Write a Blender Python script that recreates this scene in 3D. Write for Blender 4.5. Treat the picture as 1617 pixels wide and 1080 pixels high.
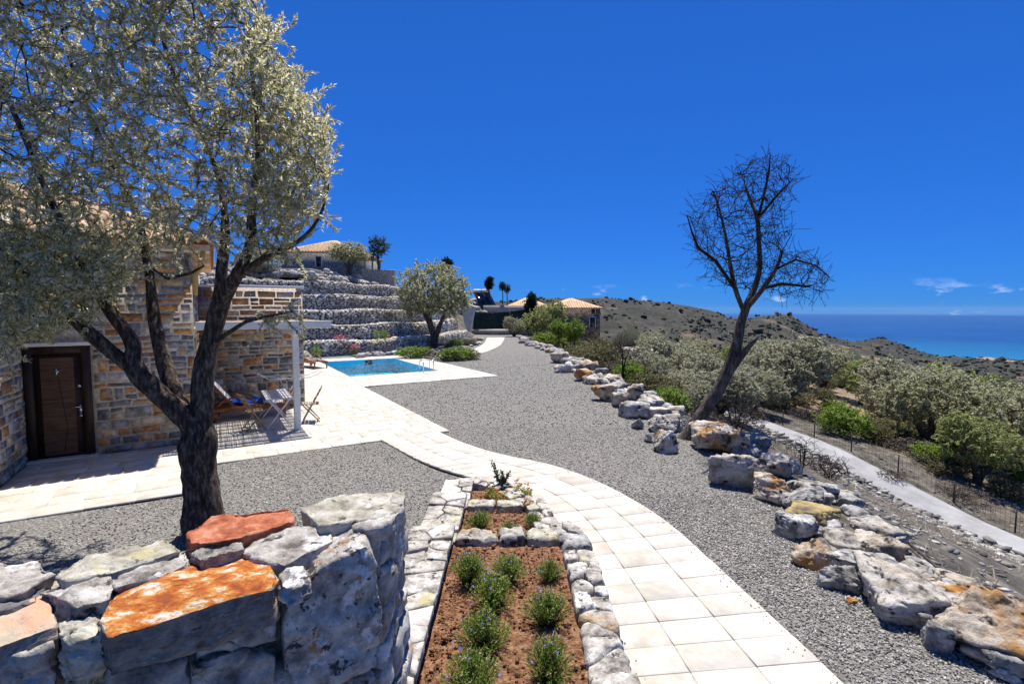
import bpy, bmesh, math, random
import numpy as np
from mathutils import Vector

for o in list(bpy.data.objects): bpy.data.objects.remove(o)
scn = bpy.context.scene
COL = scn.collection
R = math.radians

# ------------------------------------------------------------ camera
FPX, CAMH = 775.0, 2.9                       # focal length in photo pixels, eye height above the yard
PITCH = math.atan(52.0/FPX)
cam = bpy.data.cameras.new('camera')
cam.sensor_width = 36.0; cam.lens = 36.0*FPX/1617.0
cam.clip_start = 0.05; cam.clip_end = 90000
camo = bpy.data.objects.new('camera', cam); COL.objects.link(camo)
camo.location = (0, 0, CAMH); camo.rotation_euler = (math.pi/2 - PITCH, 0, 0)
scn.camera = camo
scn.render.resolution_x, scn.render.resolution_y = 1024, 683

# ------------------------------------------------------------ sky and sun
SKYT = (.060, .30, .90)
SUN_EL, SUN_AZ = R(69), R(9)                # azimuth measured from +Y towards +X
world = bpy.data.worlds.new('World'); scn.world = world; world.use_nodes = True
nt = world.node_tree; N = nt.nodes; L = nt.links
for n in list(N): N.remove(n)
out = N.new('ShaderNodeOutputWorld'); bg = N.new('ShaderNodeBackground')
sky = N.new('ShaderNodeTexSky'); sky.sky_type = 'NISHITA'; sky.sun_disc = False
sky.sun_elevation = SUN_EL; sky.sun_rotation = SUN_AZ
sky.altitude = 600; sky.air_density = 0.9; sky.dust_density = 0.0; sky.ozone_density = 4.0
gm = N.new('ShaderNodeGamma'); gm.inputs['Gamma'].default_value = .58; L.new(sky.outputs[0], gm.inputs['Color'])
hs = N.new('ShaderNodeMix'); hs.data_type = 'RGBA'; hs.blend_type = 'MULTIPLY'; hs.inputs[0].default_value = 1
L.new(gm.outputs[0], hs.inputs[6]); hs.inputs[7].default_value = (SKYT[0], SKYT[1], SKYT[2], 1)
# thin fair-weather clouds low over the horizon
tc = N.new('ShaderNodeTexCoord'); sep = N.new('ShaderNodeSeparateXYZ'); L.new(tc.outputs['Generated'], sep.inputs[0])
mp = N.new('ShaderNodeMapping'); mp.inputs['Scale'].default_value = (13, 13, 34); L.new(tc.outputs['Generated'], mp.inputs[0])
cn = N.new('ShaderNodeTexNoise'); cn.inputs['Scale'].default_value = 1.0; cn.inputs['Detail'].default_value = 7; cn.inputs['Roughness'].default_value = .6
L.new(mp.outputs[0], cn.inputs['Vector'])
cr = N.new('ShaderNodeValToRGB'); cr.color_ramp.elements[0].position = .60; cr.color_ramp.elements[1].position = .78
L.new(cn.outputs[0], cr.inputs[0])
band = N.new('ShaderNodeMapRange'); band.inputs[1].default_value = .05; band.inputs[2].default_value = .012
L.new(sep.outputs['Z'], band.inputs[0])
mul = N.new('ShaderNodeMath'); mul.operation = 'MULTIPLY'; L.new(cr.outputs[0], mul.inputs[0]); L.new(band.outputs[0], mul.inputs[1])
mixc = N.new('ShaderNodeMix'); mixc.data_type = 'RGBA'
L.new(mul.outputs[0], mixc.inputs[0]); L.new(hs.outputs[2], mixc.inputs[6]); mixc.inputs[7].default_value = (4.2, 4.6, 5.2, 1)
L.new(mixc.outputs[2], bg.inputs['Color']); bg.inputs['Strength'].default_value = 0.15
L.new(bg.outputs[0], out.inputs['Surface'])
sun = bpy.data.lights.new('sun', 'SUN'); sun.energy = 4.0; sun.angle = R(0.5); sun.color = (1, .955, .88)
suno = bpy.data.objects.new('sun', sun); COL.objects.link(suno)
sd = Vector((math.sin(SUN_AZ)*math.cos(SUN_EL), math.cos(SUN_AZ)*math.cos(SUN_EL), math.sin(SUN_EL)))
suno.rotation_euler = sd.to_track_quat('Z', 'Y').to_euler(); suno.location = (0, 0, 60)
vs = scn.view_settings; vs.view_transform = 'Standard'; vs.look = 'None'; vs.gamma = 1; vs.exposure = 0.9; vs.use_curve_mapping = False
scn.cycles.max_bounces = 8; scn.cycles.transparent_max_bounces = 12

# ------------------------------------------------------------ geometry helpers
rng = np.random.default_rng(11)
cP, sP = math.cos(PITCH), math.sin(PITCH)
def ray(x, y):
    u = (x-808.5)/FPX; v = (y-540)/FPX
    return u, cP - v*sP, -sP - v*cP
def G(x, y, z=0.0):                          # where the sight line of a photo pixel meets height z
    r = ray(x, y); t = (z-CAMH)/r[2]
    return np.array((r[0]*t, r[1]*t, z))
def P(x, y, Y):                              # the point of a photo pixel at distance Y
    r = ray(x, y); t = Y/r[1]
    return np.array((r[0]*t, Y, CAMH+r[2]*t))
AX = np.array((.854, .520, 0)); BX = np.array((-.520, .854, 0)); ZX = np.array((0, 0, 1.))
def AB(a, b, z=0.0): return AX*a + BX*b + ZX*z   # house axes: a along the walls, b away from the viewer
def to_ab(X, Y): return X*.854+Y*.520, -X*.520+Y*.854

BASE = {}
def tag(o, label=None, cat=None, group=None, kind=None):
    if label: o['label'] = label
    if cat: o['category'] = cat
    if group: o['group'] = group
    if kind: o['kind'] = kind
    return o
def thing(name, loc, label, cat, group=None):
    o = bpy.data.objects.new(name, None); COL.objects.link(o); o.empty_display_size = .2
    o.location = loc; BASE[o] = np.array(loc, float)
    return tag(o, label, cat, group)
def raw_mesh(name, V, F, mat, smooth=False):
    me = bpy.data.meshes.new(name); V = np.asarray(V, np.float32)
    if isinstance(F, np.ndarray) and F.ndim == 2:
        n, k = F.shape
        me.vertices.add(len(V)); me.vertices.foreach_set('co', V.ravel())
        me.loops.add(n*k); me.loops.foreach_set('vertex_index', F.astype(np.int32).ravel())
        me.polygons.add(n); me.polygons.foreach_set('loop_start', np.arange(0, n*k, k, dtype=np.int32))
        me.update(calc_edges=True); me.validate()
    else:
        me.from_pydata([tuple(map(float, v)) for v in V], [], [tuple(int(i) for i in f) for f in F]); me.update()
    if mat is not None: me.materials.append(mat)
    if smooth: me.polygons.foreach_set('use_smooth', np.ones(len(me.polygons), bool))
    return me
def part(name, VF, mat, parent, smooth=False, kind=None, label=None):
    V, F = VF; b = BASE[parent]
    o = bpy.data.objects.new(name, raw_mesh(name, np.asarray(V)-b, F, mat, smooth)); COL.objects.link(o)
    o.parent = parent; BASE[o] = b
    return tag(o, label, None, None, kind)
def solo(name, VF, mat, label=None, cat=None, group=None, kind=None, smooth=False, at=None):
    V, F = VF; V = np.asarray(V, float)
    b = np.array(at, float) if at is not None else np.array(((V[:,0].min()+V[:,0].max())/2, (V[:,1].min()+V[:,1].max())/2, V[:,2].min()))
    o = bpy.data.objects.new(name, raw_mesh(name, V-b, F, mat, smooth)); COL.objects.link(o)
    o.location = b; BASE[o] = b
    return tag(o, label, cat, group, kind)
def clone(o, loc, rz=0, sc=1.0, parent=None, label=None, group=None):
    c = o.copy(); COL.objects.link(c)
    if parent is None:
        c.location = loc; c.rotation_euler = (0, 0, rz); c.scale = (sc, sc, sc) if np.isscalar(sc) else sc
        if label: c['label'] = label
        if group: c['group'] = group
    else: c.parent = parent
    for ch in list(o.children): clone(ch, None, parent=c)
    return c
def join(parts):
    parts = list(parts)
    Vs = []; Fs = []; n = 0; arr = all(isinstance(f, np.ndarray) for _, f in parts) and len({f.shape[1] for _, f in parts}) == 1
    for V, F in parts:
        V = np.asarray(V); Vs.append(V)
        if arr: Fs.append(F+n)
        else: Fs += [tuple(i+n for i in f) for f in F]
        n += len(V)
    return np.concatenate(Vs), (np.concatenate(Fs) if arr else Fs)
BOXF = np.array([(0,3,2,1),(4,5,6,7),(0,1,5,4),(1,2,6,5),(2,3,7,6),(3,0,4,7)])
def box(c, ex, ey, ez, X=AX, Y=BX, Z=ZX):    # centre and half extents along three axes
    c = np.asarray(c, float)
    s = [(-1,-1,-1),(1,-1,-1),(1,1,-1),(-1,1,-1),(-1,-1,1),(1,-1,1),(1,1,1),(-1,1,1)]
    return np.array([c+X*ex*i+Y*ey*j+Z*ez*k for i, j, k in s]), BOXF
def abox(a0, a1, b0, b1, z0, z1): return box(AB((a0+a1)/2, (b0+b1)/2, (z0+z1)/2), (a1-a0)/2, (b1-b0)/2, (z1-z0)/2)
def bbox(VF, w):                              # chamfered version of a box made by box()
    V, _ = VF; c = V.mean(0)
    ax = [V[1]-V[0], V[3]-V[0], V[4]-V[0]]; h = [np.linalg.norm(a)/2 for a in ax]; d = [a/np.linalg.norm(a) for a in ax]
    bm = bmesh.new(); vs_ = [bm.verts.new(v) for v in V]
    for f in BOXF: bm.faces.new([vs_[i] for i in f])
    bmesh.ops.bevel(bm, geom=list(bm.edges), offset=min(w, min(h)*.8), segments=1, affect='EDGES', profile=.5)
    bm.verts.index_update()
    V2 = np.array([v.co[:] for v in bm.verts]); F2 = [tuple(v.index for v in f.verts) for f in bm.faces]; bm.free()
    return V2, F2
def frame_of(d):
    d = d/np.linalg.norm(d); h = np.array((0, 0, 1.)) if abs(d[2]) < .9 else np.array((1., 0, 0))
    x = np.cross(h, d); x /= np.linalg.norm(x); return x, np.cross(d, x), d
def bar(p, q, w, h=None, up=None):            # square bar between two points
    p = np.asarray(p, float); q = np.asarray(q, float); x, y, d = frame_of(q-p)
    return box((p+q)/2, w/2, (h or w)/2, np.linalg.norm(q-p)/2, x, y, d)
def tube(pts, rad, n=6, cap=True):
    pts = np.asarray(pts, float); m = len(pts); rad = np.broadcast_to(np.asarray(rad, float), (m,))
    T = np.gradient(pts, axis=0); T /= np.linalg.norm(T, axis=1)[:, None]+1e-9
    x, y, _ = frame_of(T[0]); ang = np.arange(n)*2*math.pi/n; Vs = []
    for i in range(m):
        x = x - T[i]*np.dot(x, T[i]); x /= np.linalg.norm(x)+1e-9; y = np.cross(T[i], x)
        Vs.append(pts[i]+rad[i]*(np.cos(ang)[:, None]*x+np.sin(ang)[:, None]*y))
    V = np.concatenate(Vs); i = np.arange(m-1)[:, None]*n; j = np.arange(n)[None]; k = (j+1) % n
    F = np.stack([(i+j), (i+k), (i+n+k), (i+n+j)], -1).reshape(-1, 4)
    if cap and n == 4: F = np.concatenate([F, [[3, 2, 1, 0]], [[len(V)-4, len(V)-3, len(V)-2, len(V)-1]]])
    elif cap and n == 6:
        b = len(V)-6; F = np.concatenate([F, [[3,2,1,0],[5,4,3,0],[b,b+1,b+2,b+3],[b,b+3,b+4,b+5]]])
    elif cap and n == 8:
        b = len(V)-8; F = np.concatenate([F, [[3,2,1,0],[5,4,3,0],[7,6,5,0],[b,b+1,b+2,b+3],[b,b+3,b+4,b+5],[b,b+5,b+6,b+7]]])
    return V, F
_ico = {}
def ico(l):
    if l not in _ico:
        bm = bmesh.new(); bmesh.ops.create_icosphere(bm, subdivisions=l, radius=1)
        bm.verts.index_update()
        _ico[l] = (np.array([v.co[:] for v in bm.verts]), np.array([[v.index for v in f.verts] for f in bm.faces])); bm.free()
    return _ico[l]
def wob(Pn, rg, freq, octs=4, ridged=False):  # cheap smooth noise from random waves, about -1..1
    o = np.zeros(len(Pn)); a = 1.0; tot = 0
    for k in range(octs):
        s = 0
        for _ in range(4):
            d = rg.normal(size=3); d /= np.linalg.norm(d)
            s = s + np.sin(Pn@d*freq*rg.uniform(.7, 1.4)*6.28+rg.uniform(0, 6.28))
        s = s/2.4
        if ridged: s = 1-2*np.abs(s)
        o += a*s; tot += a; a *= .5; freq *= 2.05
    return o/tot
def rock(size, lvl, seed, planes=13, rough=.07, p=40):
    rg = np.random.default_rng(seed); D, F = ico(lvl)
    n = rg.normal(size=(planes, 3)); n /= np.linalg.norm(n, axis=1)[:, None]
    n = np.concatenate([n, [[1,0,0],[-1,0,0],[0,1,0],[0,-1,0],[0,0,1],[0,0,-1]]]); n += rg.normal(size=n.shape)*.12
    d = np.concatenate([rg.uniform(.6, .95, planes), rg.uniform(.75, 1, 6)])
    q = np.maximum(D@n.T, 0)/d
    r = (q**p).sum(1)**(-1/p)
    V = D*r[:, None]
    if rough:
        w = wob(V, rg, .9, 4); V = V*(1+rough*(.5*w+.7*np.round(w*3)/3+.5*wob(V, rg, 1.5, 4, True)))[:, None]
        if lvl >= 4:
            ck = np.clip(np.abs(wob(V, rg, 1.1, 3))*5, 0, 1); V = V*(1-rough*.9*(1-ck)**2)[:, None]; V = V+vnormals(V, F)*(rough*.25*wob(V, rg, 4.5, 4))[:, None]
    V /= np.abs(V).max(0)
    return V*np.asarray(size)/2, F
def rotz(V, a):
    c, s = math.cos(a), math.sin(a); W = np.array(V, float); W[:, 0] = V[:, 0]*c-V[:, 1]*s; W[:, 1] = V[:, 0]*s+V[:, 1]*c; return W
_cube = {}
def subcube(n):
    if n not in _cube:
        idx = {}; V = []; F = []
        t = np.linspace(-1, 1, n+1)
        def vid(p):
            k = tuple(np.round(p, 5))
            if k not in idx: idx[k] = len(V); V.append(p)
            return idx[k]
        for ax in range(3):
            for s in (-1, 1):
                for i in range(n):
                    for j in range(n):
                        q = []
                        for di, dj in ((0,0),(1,0),(1,1),(0,1)):
                            p = [0, 0, 0]; p[ax] = s; p[(ax+1)%3] = t[i+di]; p[(ax+2)%3] = t[j+dj]; q.append(vid(tuple(p)))
                        F.append(q if s > 0 else q[::-1])
        _cube[n] = (np.array(V, float), np.array(F))
    return _cube[n]
def polystone(poly, z0, z1, n=4, bev=.12, rough=.01, seed=0, dome=.0):
    """Stone filling a convex outline (local x, y) between heights z0 and z1, with worn edges."""
    rg = np.random.default_rng(seed); poly = np.asarray(poly, float); c = poly.mean(0); q = poly-c
    C, F = subcube(n); m = np.maximum(np.abs(C[:, 0]), np.abs(C[:, 1]))
    if len(poly) == 4:
        u, v = (C[:, :1]/np.maximum(m, 1e-9)[:, None]+1)/2, (C[:, 1:2]/np.maximum(m, 1e-9)[:, None]+1)/2
        e = q[0]*(1-u)*(1-v)+q[1]*u*(1-v)+q[2]*u*v+q[3]*(1-u)*v; Rr = np.linalg.norm(e, axis=1); d = e/np.maximum(Rr, 1e-9)[:, None]
    else:
        th = np.arctan2(C[:, 1], C[:, 0]); ring = np.unique(np.round(th[m > .999], 6)); ca = np.sort(np.arctan2(q[:, 1], q[:, 0])); src = []; used = -1
        for a in ca:
            k = max(int(np.argmin(np.abs(ring-a))), used+1)
            if k < len(ring): src.append((ring[k], a)); used = k
        if src and len(ring) >= 2*len(src):
            fx = np.array([p for p, _ in src]); fy = np.array([a for _, a in src]); th = np.interp(th, np.r_[fx[-1]-2*math.pi, fx, fx[0]+2*math.pi], np.r_[fy[-1]-2*math.pi, fy, fy[0]+2*math.pi])
        d = np.stack([np.cos(th), np.sin(th)], 1); Rr = np.full(len(C), 1e9)
        for i in range(len(q)):
            a = q[i]; e = q[(i+1) % len(q)]-a; den = d[:, 0]*e[1]-d[:, 1]*e[0]
            with np.errstate(all='ignore'):
                t = (a[0]*e[1]-a[1]*e[0])/den; u = (a[0]*d[:, 1]-a[1]*d[:, 0])/den
            ok = (t > 0) & (u > -1e-5) & (u < 1+1e-5); Rr = np.where(ok, np.minimum(Rr, t), Rr)
        Rr[Rr > 1e8] = 0
    sz = min(np.ptp(poly[:, 0]), np.ptp(poly[:, 1]))
    zn = np.abs(C[:, 2]); edge = np.clip((zn-(1-2/n))/(2/n), 0, 1)
    Rm = np.maximum(Rr*m - bev*sz*edge**2*m*.5, Rr*m*.4)
    V = np.zeros_like(C); V[:, :2] = c+d*Rm[:, None]
    zz = (C[:, 2]+1)/2; V[:, 2] = z0+(z1-z0)*zz + dome*(1-m**2)*np.where(C[:, 2] > .9, 1, 0)
    V[:, 2] -= np.where(C[:, 2] > .99, (m**6)*bev*sz*.35, 0)
    if rough:
        nn = np.stack([wob(V/sz+31*k, rg, .8, 3) for k in range(3)], 1); V = V+nn*rough
        if n >= 10:
            nv = vnormals(V, F); w = wob(V/sz, rg, 1.6, 4); w = .35*w+.65*np.round(w*4)/4      # broken ledges
            V = V+nv*(rough*(1.5*w+.5*wob(V/sz, rg, 5, 4, True)))[:, None]; cc = V.mean(0); h3 = np.ptp(V, axis=0)/2
            for _ in range(12):                                                     # flat fracture chips on edges and corners
                k = rg.normal(size=3); k[2] = abs(k[2])*.8; k /= np.linalg.norm(k); lim = np.abs(k)@h3*rg.uniform(.78, .96); o = (V-cc)@k; V = V-np.maximum(o-lim, 0)[:, None]*k*.92
    return V, F
def vnormals(V, F):
    a = V[F[:, 1]]-V[F[:, 0]]; b = V[F[:, 2]]-V[F[:, 0]]; fn = np.cross(a, b); N_ = np.zeros_like(V)
    for k in range(F.shape[1]): np.add.at(N_, F[:, k], fn)
    return N_/(np.linalg.norm(N_, axis=1)[:, None]+1e-12)
def voronoi(pts, bound):
    out = []; pts = np.asarray(pts, float)
    for i, p in enumerate(pts):
        poly = [np.array(b, float) for b in bound]
        for j in np.argsort(np.linalg.norm(pts-p, axis=1))[1:14]:
            m = (p+pts[j])/2; d = pts[j]-p; new = []
            for k in range(len(poly)):
                a, b = poly[k], poly[(k+1) % len(poly)]; fa, fb = (a-m)@d, (b-m)@d
                if fa <= 0: new.append(a)
                if fa*fb < 0: new.append(a+(b-a)*fa/(fa-fb))
            poly = new
            if len(poly) < 3: break
        if len(poly) >= 3: out.append(np.array(poly))
    return out
def shrink(poly, g):
    c = poly.mean(0); d = poly-c; l = np.linalg.norm(d, axis=1)[:, None]; return c+d*np.maximum(1-g/l, .3)
def place(VF, o, X, Y, Z): V, F = VF; return o+V[:, :1]*X+V[:, 1:2]*Y+V[:, 2:3]*Z, F
def inpoly(x, y, poly):
    poly = np.asarray(poly); r = np.zeros(np.shape(x), bool); j = len(poly)-1
    for i in range(len(poly)):
        xi, yi = poly[i][:2]; xj, yj = poly[j][:2]
        with np.errstate(all='ignore'): r ^= ((yi > y) != (yj > y)) & (x < (xj-xi)*(y-yi)/(yj-yi)+xi)
        j = i
    return r
def resample(pts, n):
    pts = np.asarray(pts, float); s = np.r_[0, np.cumsum(np.linalg.norm(np.diff(pts, axis=0), axis=1))]
    t = np.linspace(0, s[-1], n); return np.stack([np.interp(t, s, pts[:, k]) for k in range(pts.shape[1])], 1)
def smooth_curve(pts, n):
    pts = np.asarray(pts, float)
    for _ in range(3):
        q = pts[:-1]*.75+pts[1:]*.25; r = pts[:-1]*.25+pts[1:]*.75
        pts = np.concatenate([pts[:1], np.stack([q, r], 1).reshape(-1, pts.shape[1]), pts[-1:]])
    return resample(pts, n)

# ------------------------------------------------------------ materials
def mat(name, ramp, scale=4.0, detail=6, rough=.85, bump=.25, bscale=18, island=0., objr=0., patches=(), spec=.25, transl=0., metal=0., vor=0., stretch=None, dist=.0):
    m = bpy.data.materials.new(name); m.use_nodes = True; nt = m.node_tree; N = nt.nodes; L = nt.links
    b = N['Principled BSDF']; b.inputs['Roughness'].default_value = rough; b.inputs['Specular IOR Level'].default_value = spec; b.inputs['Metallic'].default_value = metal
    tc = N.new('ShaderNodeTexCoord'); oi = N.new('ShaderNodeObjectInfo'); vm = N.new('ShaderNodeVectorMath'); vm.operation = 'MULTIPLY_ADD'
    cx = N.new('ShaderNodeCombineXYZ')
    for k in range(3): L.new(oi.outputs['Random'], cx.inputs[k])
    L.new(cx.outputs[0], vm.inputs[0]); vm.inputs[1].default_value = (37, 23, 51); L.new(tc.outputs['Object'], vm.inputs[2])
    vec = vm.outputs[0]
    if stretch:
        mp = N.new('ShaderNodeMapping'); mp.inputs['Scale'].default_value = stretch; L.new(vec, mp.inputs[0]); vec = mp.outputs[0]
    n1 = N.new('ShaderNodeTexNoise'); n1.inputs['Scale'].default_value = scale; n1.inputs['Detail'].default_value = detail; n1.inputs['Roughness'].default_value = .7; n1.inputs['Distortion'].default_value = dist
    L.new(vec, n1.inputs['Vector'])
    cr = N.new('ShaderNodeValToRGB'); els = cr.color_ramp.elements
    for i, (p, c) in enumerate(ramp):
        e = els[i] if i < 2 else els.new(p)
        e.position = .5+(p-.5)*.62; e.color = (*c, 1)
    L.new(n1.outputs[0], cr.inputs[0]); col = cr.outputs[0]
    for k, (pc, ps, lo, hi) in enumerate(patches):
        va = N.new('ShaderNodeVectorMath'); va.operation = 'ADD'; va.inputs[1].default_value = (7.3*k+3, 1.7*k, 5.1*k); L.new(vec, va.inputs[0])
        n2 = N.new('ShaderNodeTexNoise'); n2.inputs['Scale'].default_value = ps; n2.inputs['Detail'].default_value = 7; n2.inputs['Roughness'].default_value = .65; L.new(va.outputs[0], n2.inputs['Vector'])
        r2 = N.new('ShaderNodeMapRange'); r2.inputs[1].default_value = lo; r2.inputs[2].default_value = hi; L.new(n2.outputs[0], r2.inputs[0])
        mx = N.new('ShaderNodeMix'); mx.data_type = 'RGBA'; L.new(r2.outputs[0], mx.inputs[0]); L.new(col, mx.inputs[6]); mx.inputs[7].default_value = (*pc, 1); col = mx.outputs[2]
    if island or objr:
        src = None
        if island:
            ge = N.new('ShaderNodeNewGeometry'); mr = N.new('ShaderNodeMapRange'); mr.inputs[3].default_value = 1-island; mr.inputs[4].default_value = 1+island; L.new(ge.outputs['Random Per Island'], mr.inputs[0]); src = mr.outputs[0]
        if objr:
            mr = N.new('ShaderNodeMapRange'); mr.inputs[3].default_value = 1-objr; mr.inputs[4].default_value = 1+objr; L.new(oi.outputs['Random'], mr.inputs[0])
            if src is None: src = mr.outputs[0]
            else:
                mm = N.new('ShaderNodeMath'); mm.operation = 'MULTIPLY'; L.new(src, mm.inputs[0]); L.new(mr.outputs[0], mm.inputs[1]); src = mm.outputs[0]
        vs_ = N.new('ShaderNodeVectorMath'); vs_.operation = 'SCALE'; L.new(col, vs_.inputs[0]); L.new(src, vs_.inputs['Scale']); col = vs_.outputs[0]
    L.new(col, b.inputs['Base Color'])
    if bump:
        n3 = N.new('ShaderNodeTexNoise'); n3.inputs['Scale'].default_value = bscale; n3.inputs['Detail'].default_value = 8; n3.inputs['Roughness'].default_value = .7; L.new(vec, n3.inputs['Vector'])
        h = n3.outputs[0]
        if vor:
            vo = N.new('ShaderNodeTexVoronoi'); vo.inputs['Scale'].default_value = vor; L.new(vec, vo.inputs['Vector'])
            ad = N.new('ShaderNodeMath'); ad.operation = 'ADD'; L.new(h, ad.inputs[0]); L.new(vo.outputs['Distance'], ad.inputs[1]); h = ad.outputs[0]
        bp = N.new('ShaderNodeBump'); bp.inputs['Strength'].default_value = bump; bp.inputs['Distance'].default_value = .6/bscale; L.new(h, bp.inputs['Height']); L.new(bp.outputs[0], b.inputs['Normal'])
    if transl:
        tr = N.new('ShaderNodeBsdfTranslucent'); L.new(col, tr.inputs['Color']); ms = N.new('ShaderNodeMixShader'); ms.inputs[0].default_value = transl
        L.new(b.outputs[0], ms.inputs[1]); L.new(tr.outputs[0], ms.inputs[2]); L.new(ms.outputs[0], N['Material Output'].inputs['Surface'])
    return m
MT = {}
def leafmat(name, cols, tr=.3, rough=.5, spec=.35):
    """Leaf colours picked leaf by leaf."""
    m = bpy.data.materials.new(name); m.use_nodes = True; nt = m.node_tree; N = nt.nodes; L = nt.links; b = N['Principled BSDF']
    ge = N.new('ShaderNodeNewGeometry'); cr = N.new('ShaderNodeValToRGB'); els = cr.color_ramp.elements
    for i, (p, c) in enumerate(cols):
        e = els[i] if i < 2 else els.new(p)
        e.position = p; e.color = (*c, 1)
    L.new(ge.outputs['Random Per Island'], cr.inputs[0]); b.inputs['Roughness'].default_value = rough; b.inputs['Specular IOR Level'].default_value = spec
    L.new(cr.outputs[0], b.inputs['Base Color']); t = N.new('ShaderNodeBsdfTranslucent'); L.new(cr.outputs[0], t.inputs[0])
    ms = N.new('ShaderNodeMixShader'); ms.inputs[0].default_value = tr; L.new(b.outputs[0], ms.inputs[1]); L.new(t.outputs[0], ms.inputs[2]); L.new(ms.outputs[0], N['Material Output'].inputs['Surface'])
    return m
MT['lime'] = mat('limestone', [(.2, (.06, .053, .045)), (.36, (.26, .235, .20)), (.52, (.50, .46, .40)), (.75, (.68, .64, .57))], 4.5, 14, .9, 1.0, 14, patches=[((.40, .25, .11), 1.6, .56, .66), ((.04, .036, .03), 7, .55, .62)], objr=.12)
MT['limeo'] = mat('rusty limestone', [(.2, (.06, .05, .04)), (.36, (.29, .245, .19)), (.55, (.54, .47, .38)), (.78, (.68, .63, .55))], 4.2, 14, .9, 1.0, 14, patches=[((.42, .22, .07), 1.7, .49, .6), ((.045, .038, .03), 6.5, .55, .62)], objr=.1)
MT['limeg'] = mat('grey limestone', [(.2, (.07, .066, .06)), (.42, (.24, .23, .215)), (.6, (.42, .405, .38)), (.78, (.62, .60, .57))], 6, 14, .9, .9, 16, patches=[((.66, .64, .6), 2.4, .58, .64), ((.045, .042, .038), 8, .56, .62)], objr=.15)
MT['gab'] = mat('gabion stone', [(.3, (0.366, 0.323, 0.262)), (.5, (0.561, 0.506, 0.421)), (.7, (0.732, 0.683, 0.586))], 1.2, 6, .9, .3, 12, island=.45)
MT['slate'] = mat('dark slate stone', [(.3, (0.112, 0.108, 0.105)), (.55, (0.255, 0.247, 0.239)), (.75, (0.463, 0.448, 0.419))], 7, 8, .8, .5, 25, objr=.4)
MT['greyst'] = mat('grey building stone', [(.3, (0.260, 0.240, 0.208)), (.5, (0.481, 0.448, 0.397)), (.75, (0.715, 0.676, 0.598))], 6, 8, .85, .5, 22, objr=.3, patches=[((.42, .24, .11), 3, .58, .7)])
MT['orange'] = mat('orange building stone', [(.3, (.26, .12, .05)), (.5, (.52, .25, .085)), (.66, (.66, .40, .18)), (.8, (.64, .56, .45))], 7, 10, .85, .6, 22, objr=.3, patches=[((.34, .31, .28), 5, .56, .66)])
MT['rubble'] = mat('grey rubble stone', [(.3, (.13, .12, .105)), (.5, (.25, .235, .205)), (.7, (.40, .38, .34))], 2, 6, .9, .3, 12, island=.6)
MT['tan'] = mat('tan building stone', [(.3, (0.359, 0.255, 0.150)), (.5, (0.642, 0.463, 0.269)), (.75, (0.867, 0.688, 0.478))], 6, 8, .85, .4, 22, objr=.25)
MT['mortar'] = mat('mortar', [(.3, (0.406, 0.351, 0.273)), (.7, (0.686, 0.608, 0.491))], 14, 8, .95, .5, 60)
MT['mortar2'] = mat('coarse mortar', [(.3, (.14, .12, .09)), (.5, (.30, .27, .20)), (.7, (.45, .4, .31))], 30, 9, .95, .9, 70, vor=60)
MT['gravelb'] = mat('gravel bed', [(.2, (0.034, 0.031, 0.028)), (.45, (0.146, 0.137, 0.123)), (.6, (0.246, 0.235, 0.213)), (.8, (0.470, 0.448, 0.414))], 30, 10, .95, .8, 40, vor=36, patches=[((.21, .19, .165), .5, .5, .9)])
MT['chip'] = mat('gravel chip', [(.3, (0.222, 0.209, 0.186)), (.7, (0.365, 0.345, 0.310))], 9, 3, .9, .2, 60, island=.8, patches=[((.34, .315, .275), .45, .52, .68), ((.12, .112, .1), .8, .56, .70)])
MT['slab'] = mat('pale stone slab', [(.3, (0.436, 0.392, 0.324)), (.5, (0.522, 0.489, 0.425)), (.75, (0.580, 0.546, 0.489))], 2.2, 8, .8, .12, 40, objr=.09, island=.06, patches=[((.47, .36, .26), 1.1, .60, .78), ((.40, .385, .35), 3.5, .58, .78)], spec=.2)
MT['joint'] = mat('slab joint', [(.3, (.40, .37, .32)), (.7, (.52, .485, .43))], 9, 6, .95, .2, 40)
MT['earth'] = mat('red earth', [(.3, (.085, .038, .018)), (.5, (.22, .105, .05)), (.7, (.34, .19, .11))], 16, 9, .95, 1.0, 26, vor=40)
MT['wood_dark'] = mat('dark brown door wood', [(.3, (.028, .016, .012)), (.7, (.06, .035, .026))], 5, 7, .5, .12, 30, stretch=(4, 4, .6))
MT['wood_door'] = mat('brown door panel wood', [(.3, (.065, .034, .021)), (.7, (.125, .07, .045))], 4, 7, .45, .12, 30, stretch=(1, 1, 7))
MT['white'] = mat('white painted wood', [(.3, (.66, .65, .63)), (.7, (.8, .79, .77))], 8, 6, .6, .1, 30, stretch=(1, 1, 3))
MT['teak'] = mat('varnished hardwood', [(.3, (.2, .065, .02)), (.7, (.40, .16, .055))], 6, 6, .45, .1, 30)
MT['tkgrey'] = mat('weathered chair wood', [(.3, (.2, .14, .09)), (.7, (.42, .32, .22))], 9, 6, .7, .15, 30)
MT['towel'] = mat('white towel', [(.3, (.68, .67, .66)), (.7, (.82, .81, .8))], 12, 5, .95, .5, 30)
MT['blue'] = mat('blue towel', [(.3, (.01, .05, .36)), (.7, (.03, .13, .62))], 9, 5, .95, .4, 40)
MT['steel'] = mat('polished steel', [(.3, (.55, .55, .55)), (.7, (.7, .7, .7))], 3, 2, .22, 0, 10, metal=1)
MT['iron'] = mat('dark fence iron', [(.3, (.03, .028, .025)), (.7, (.09, .075, .06))], 12, 4, .7, 0, 10)
MT['reed'] = mat('dry reed', [(.3, (.3, .2, .12)), (.7, (.5, .37, .25))], 8, 3, .9, 0, 10, island=.3)
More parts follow.
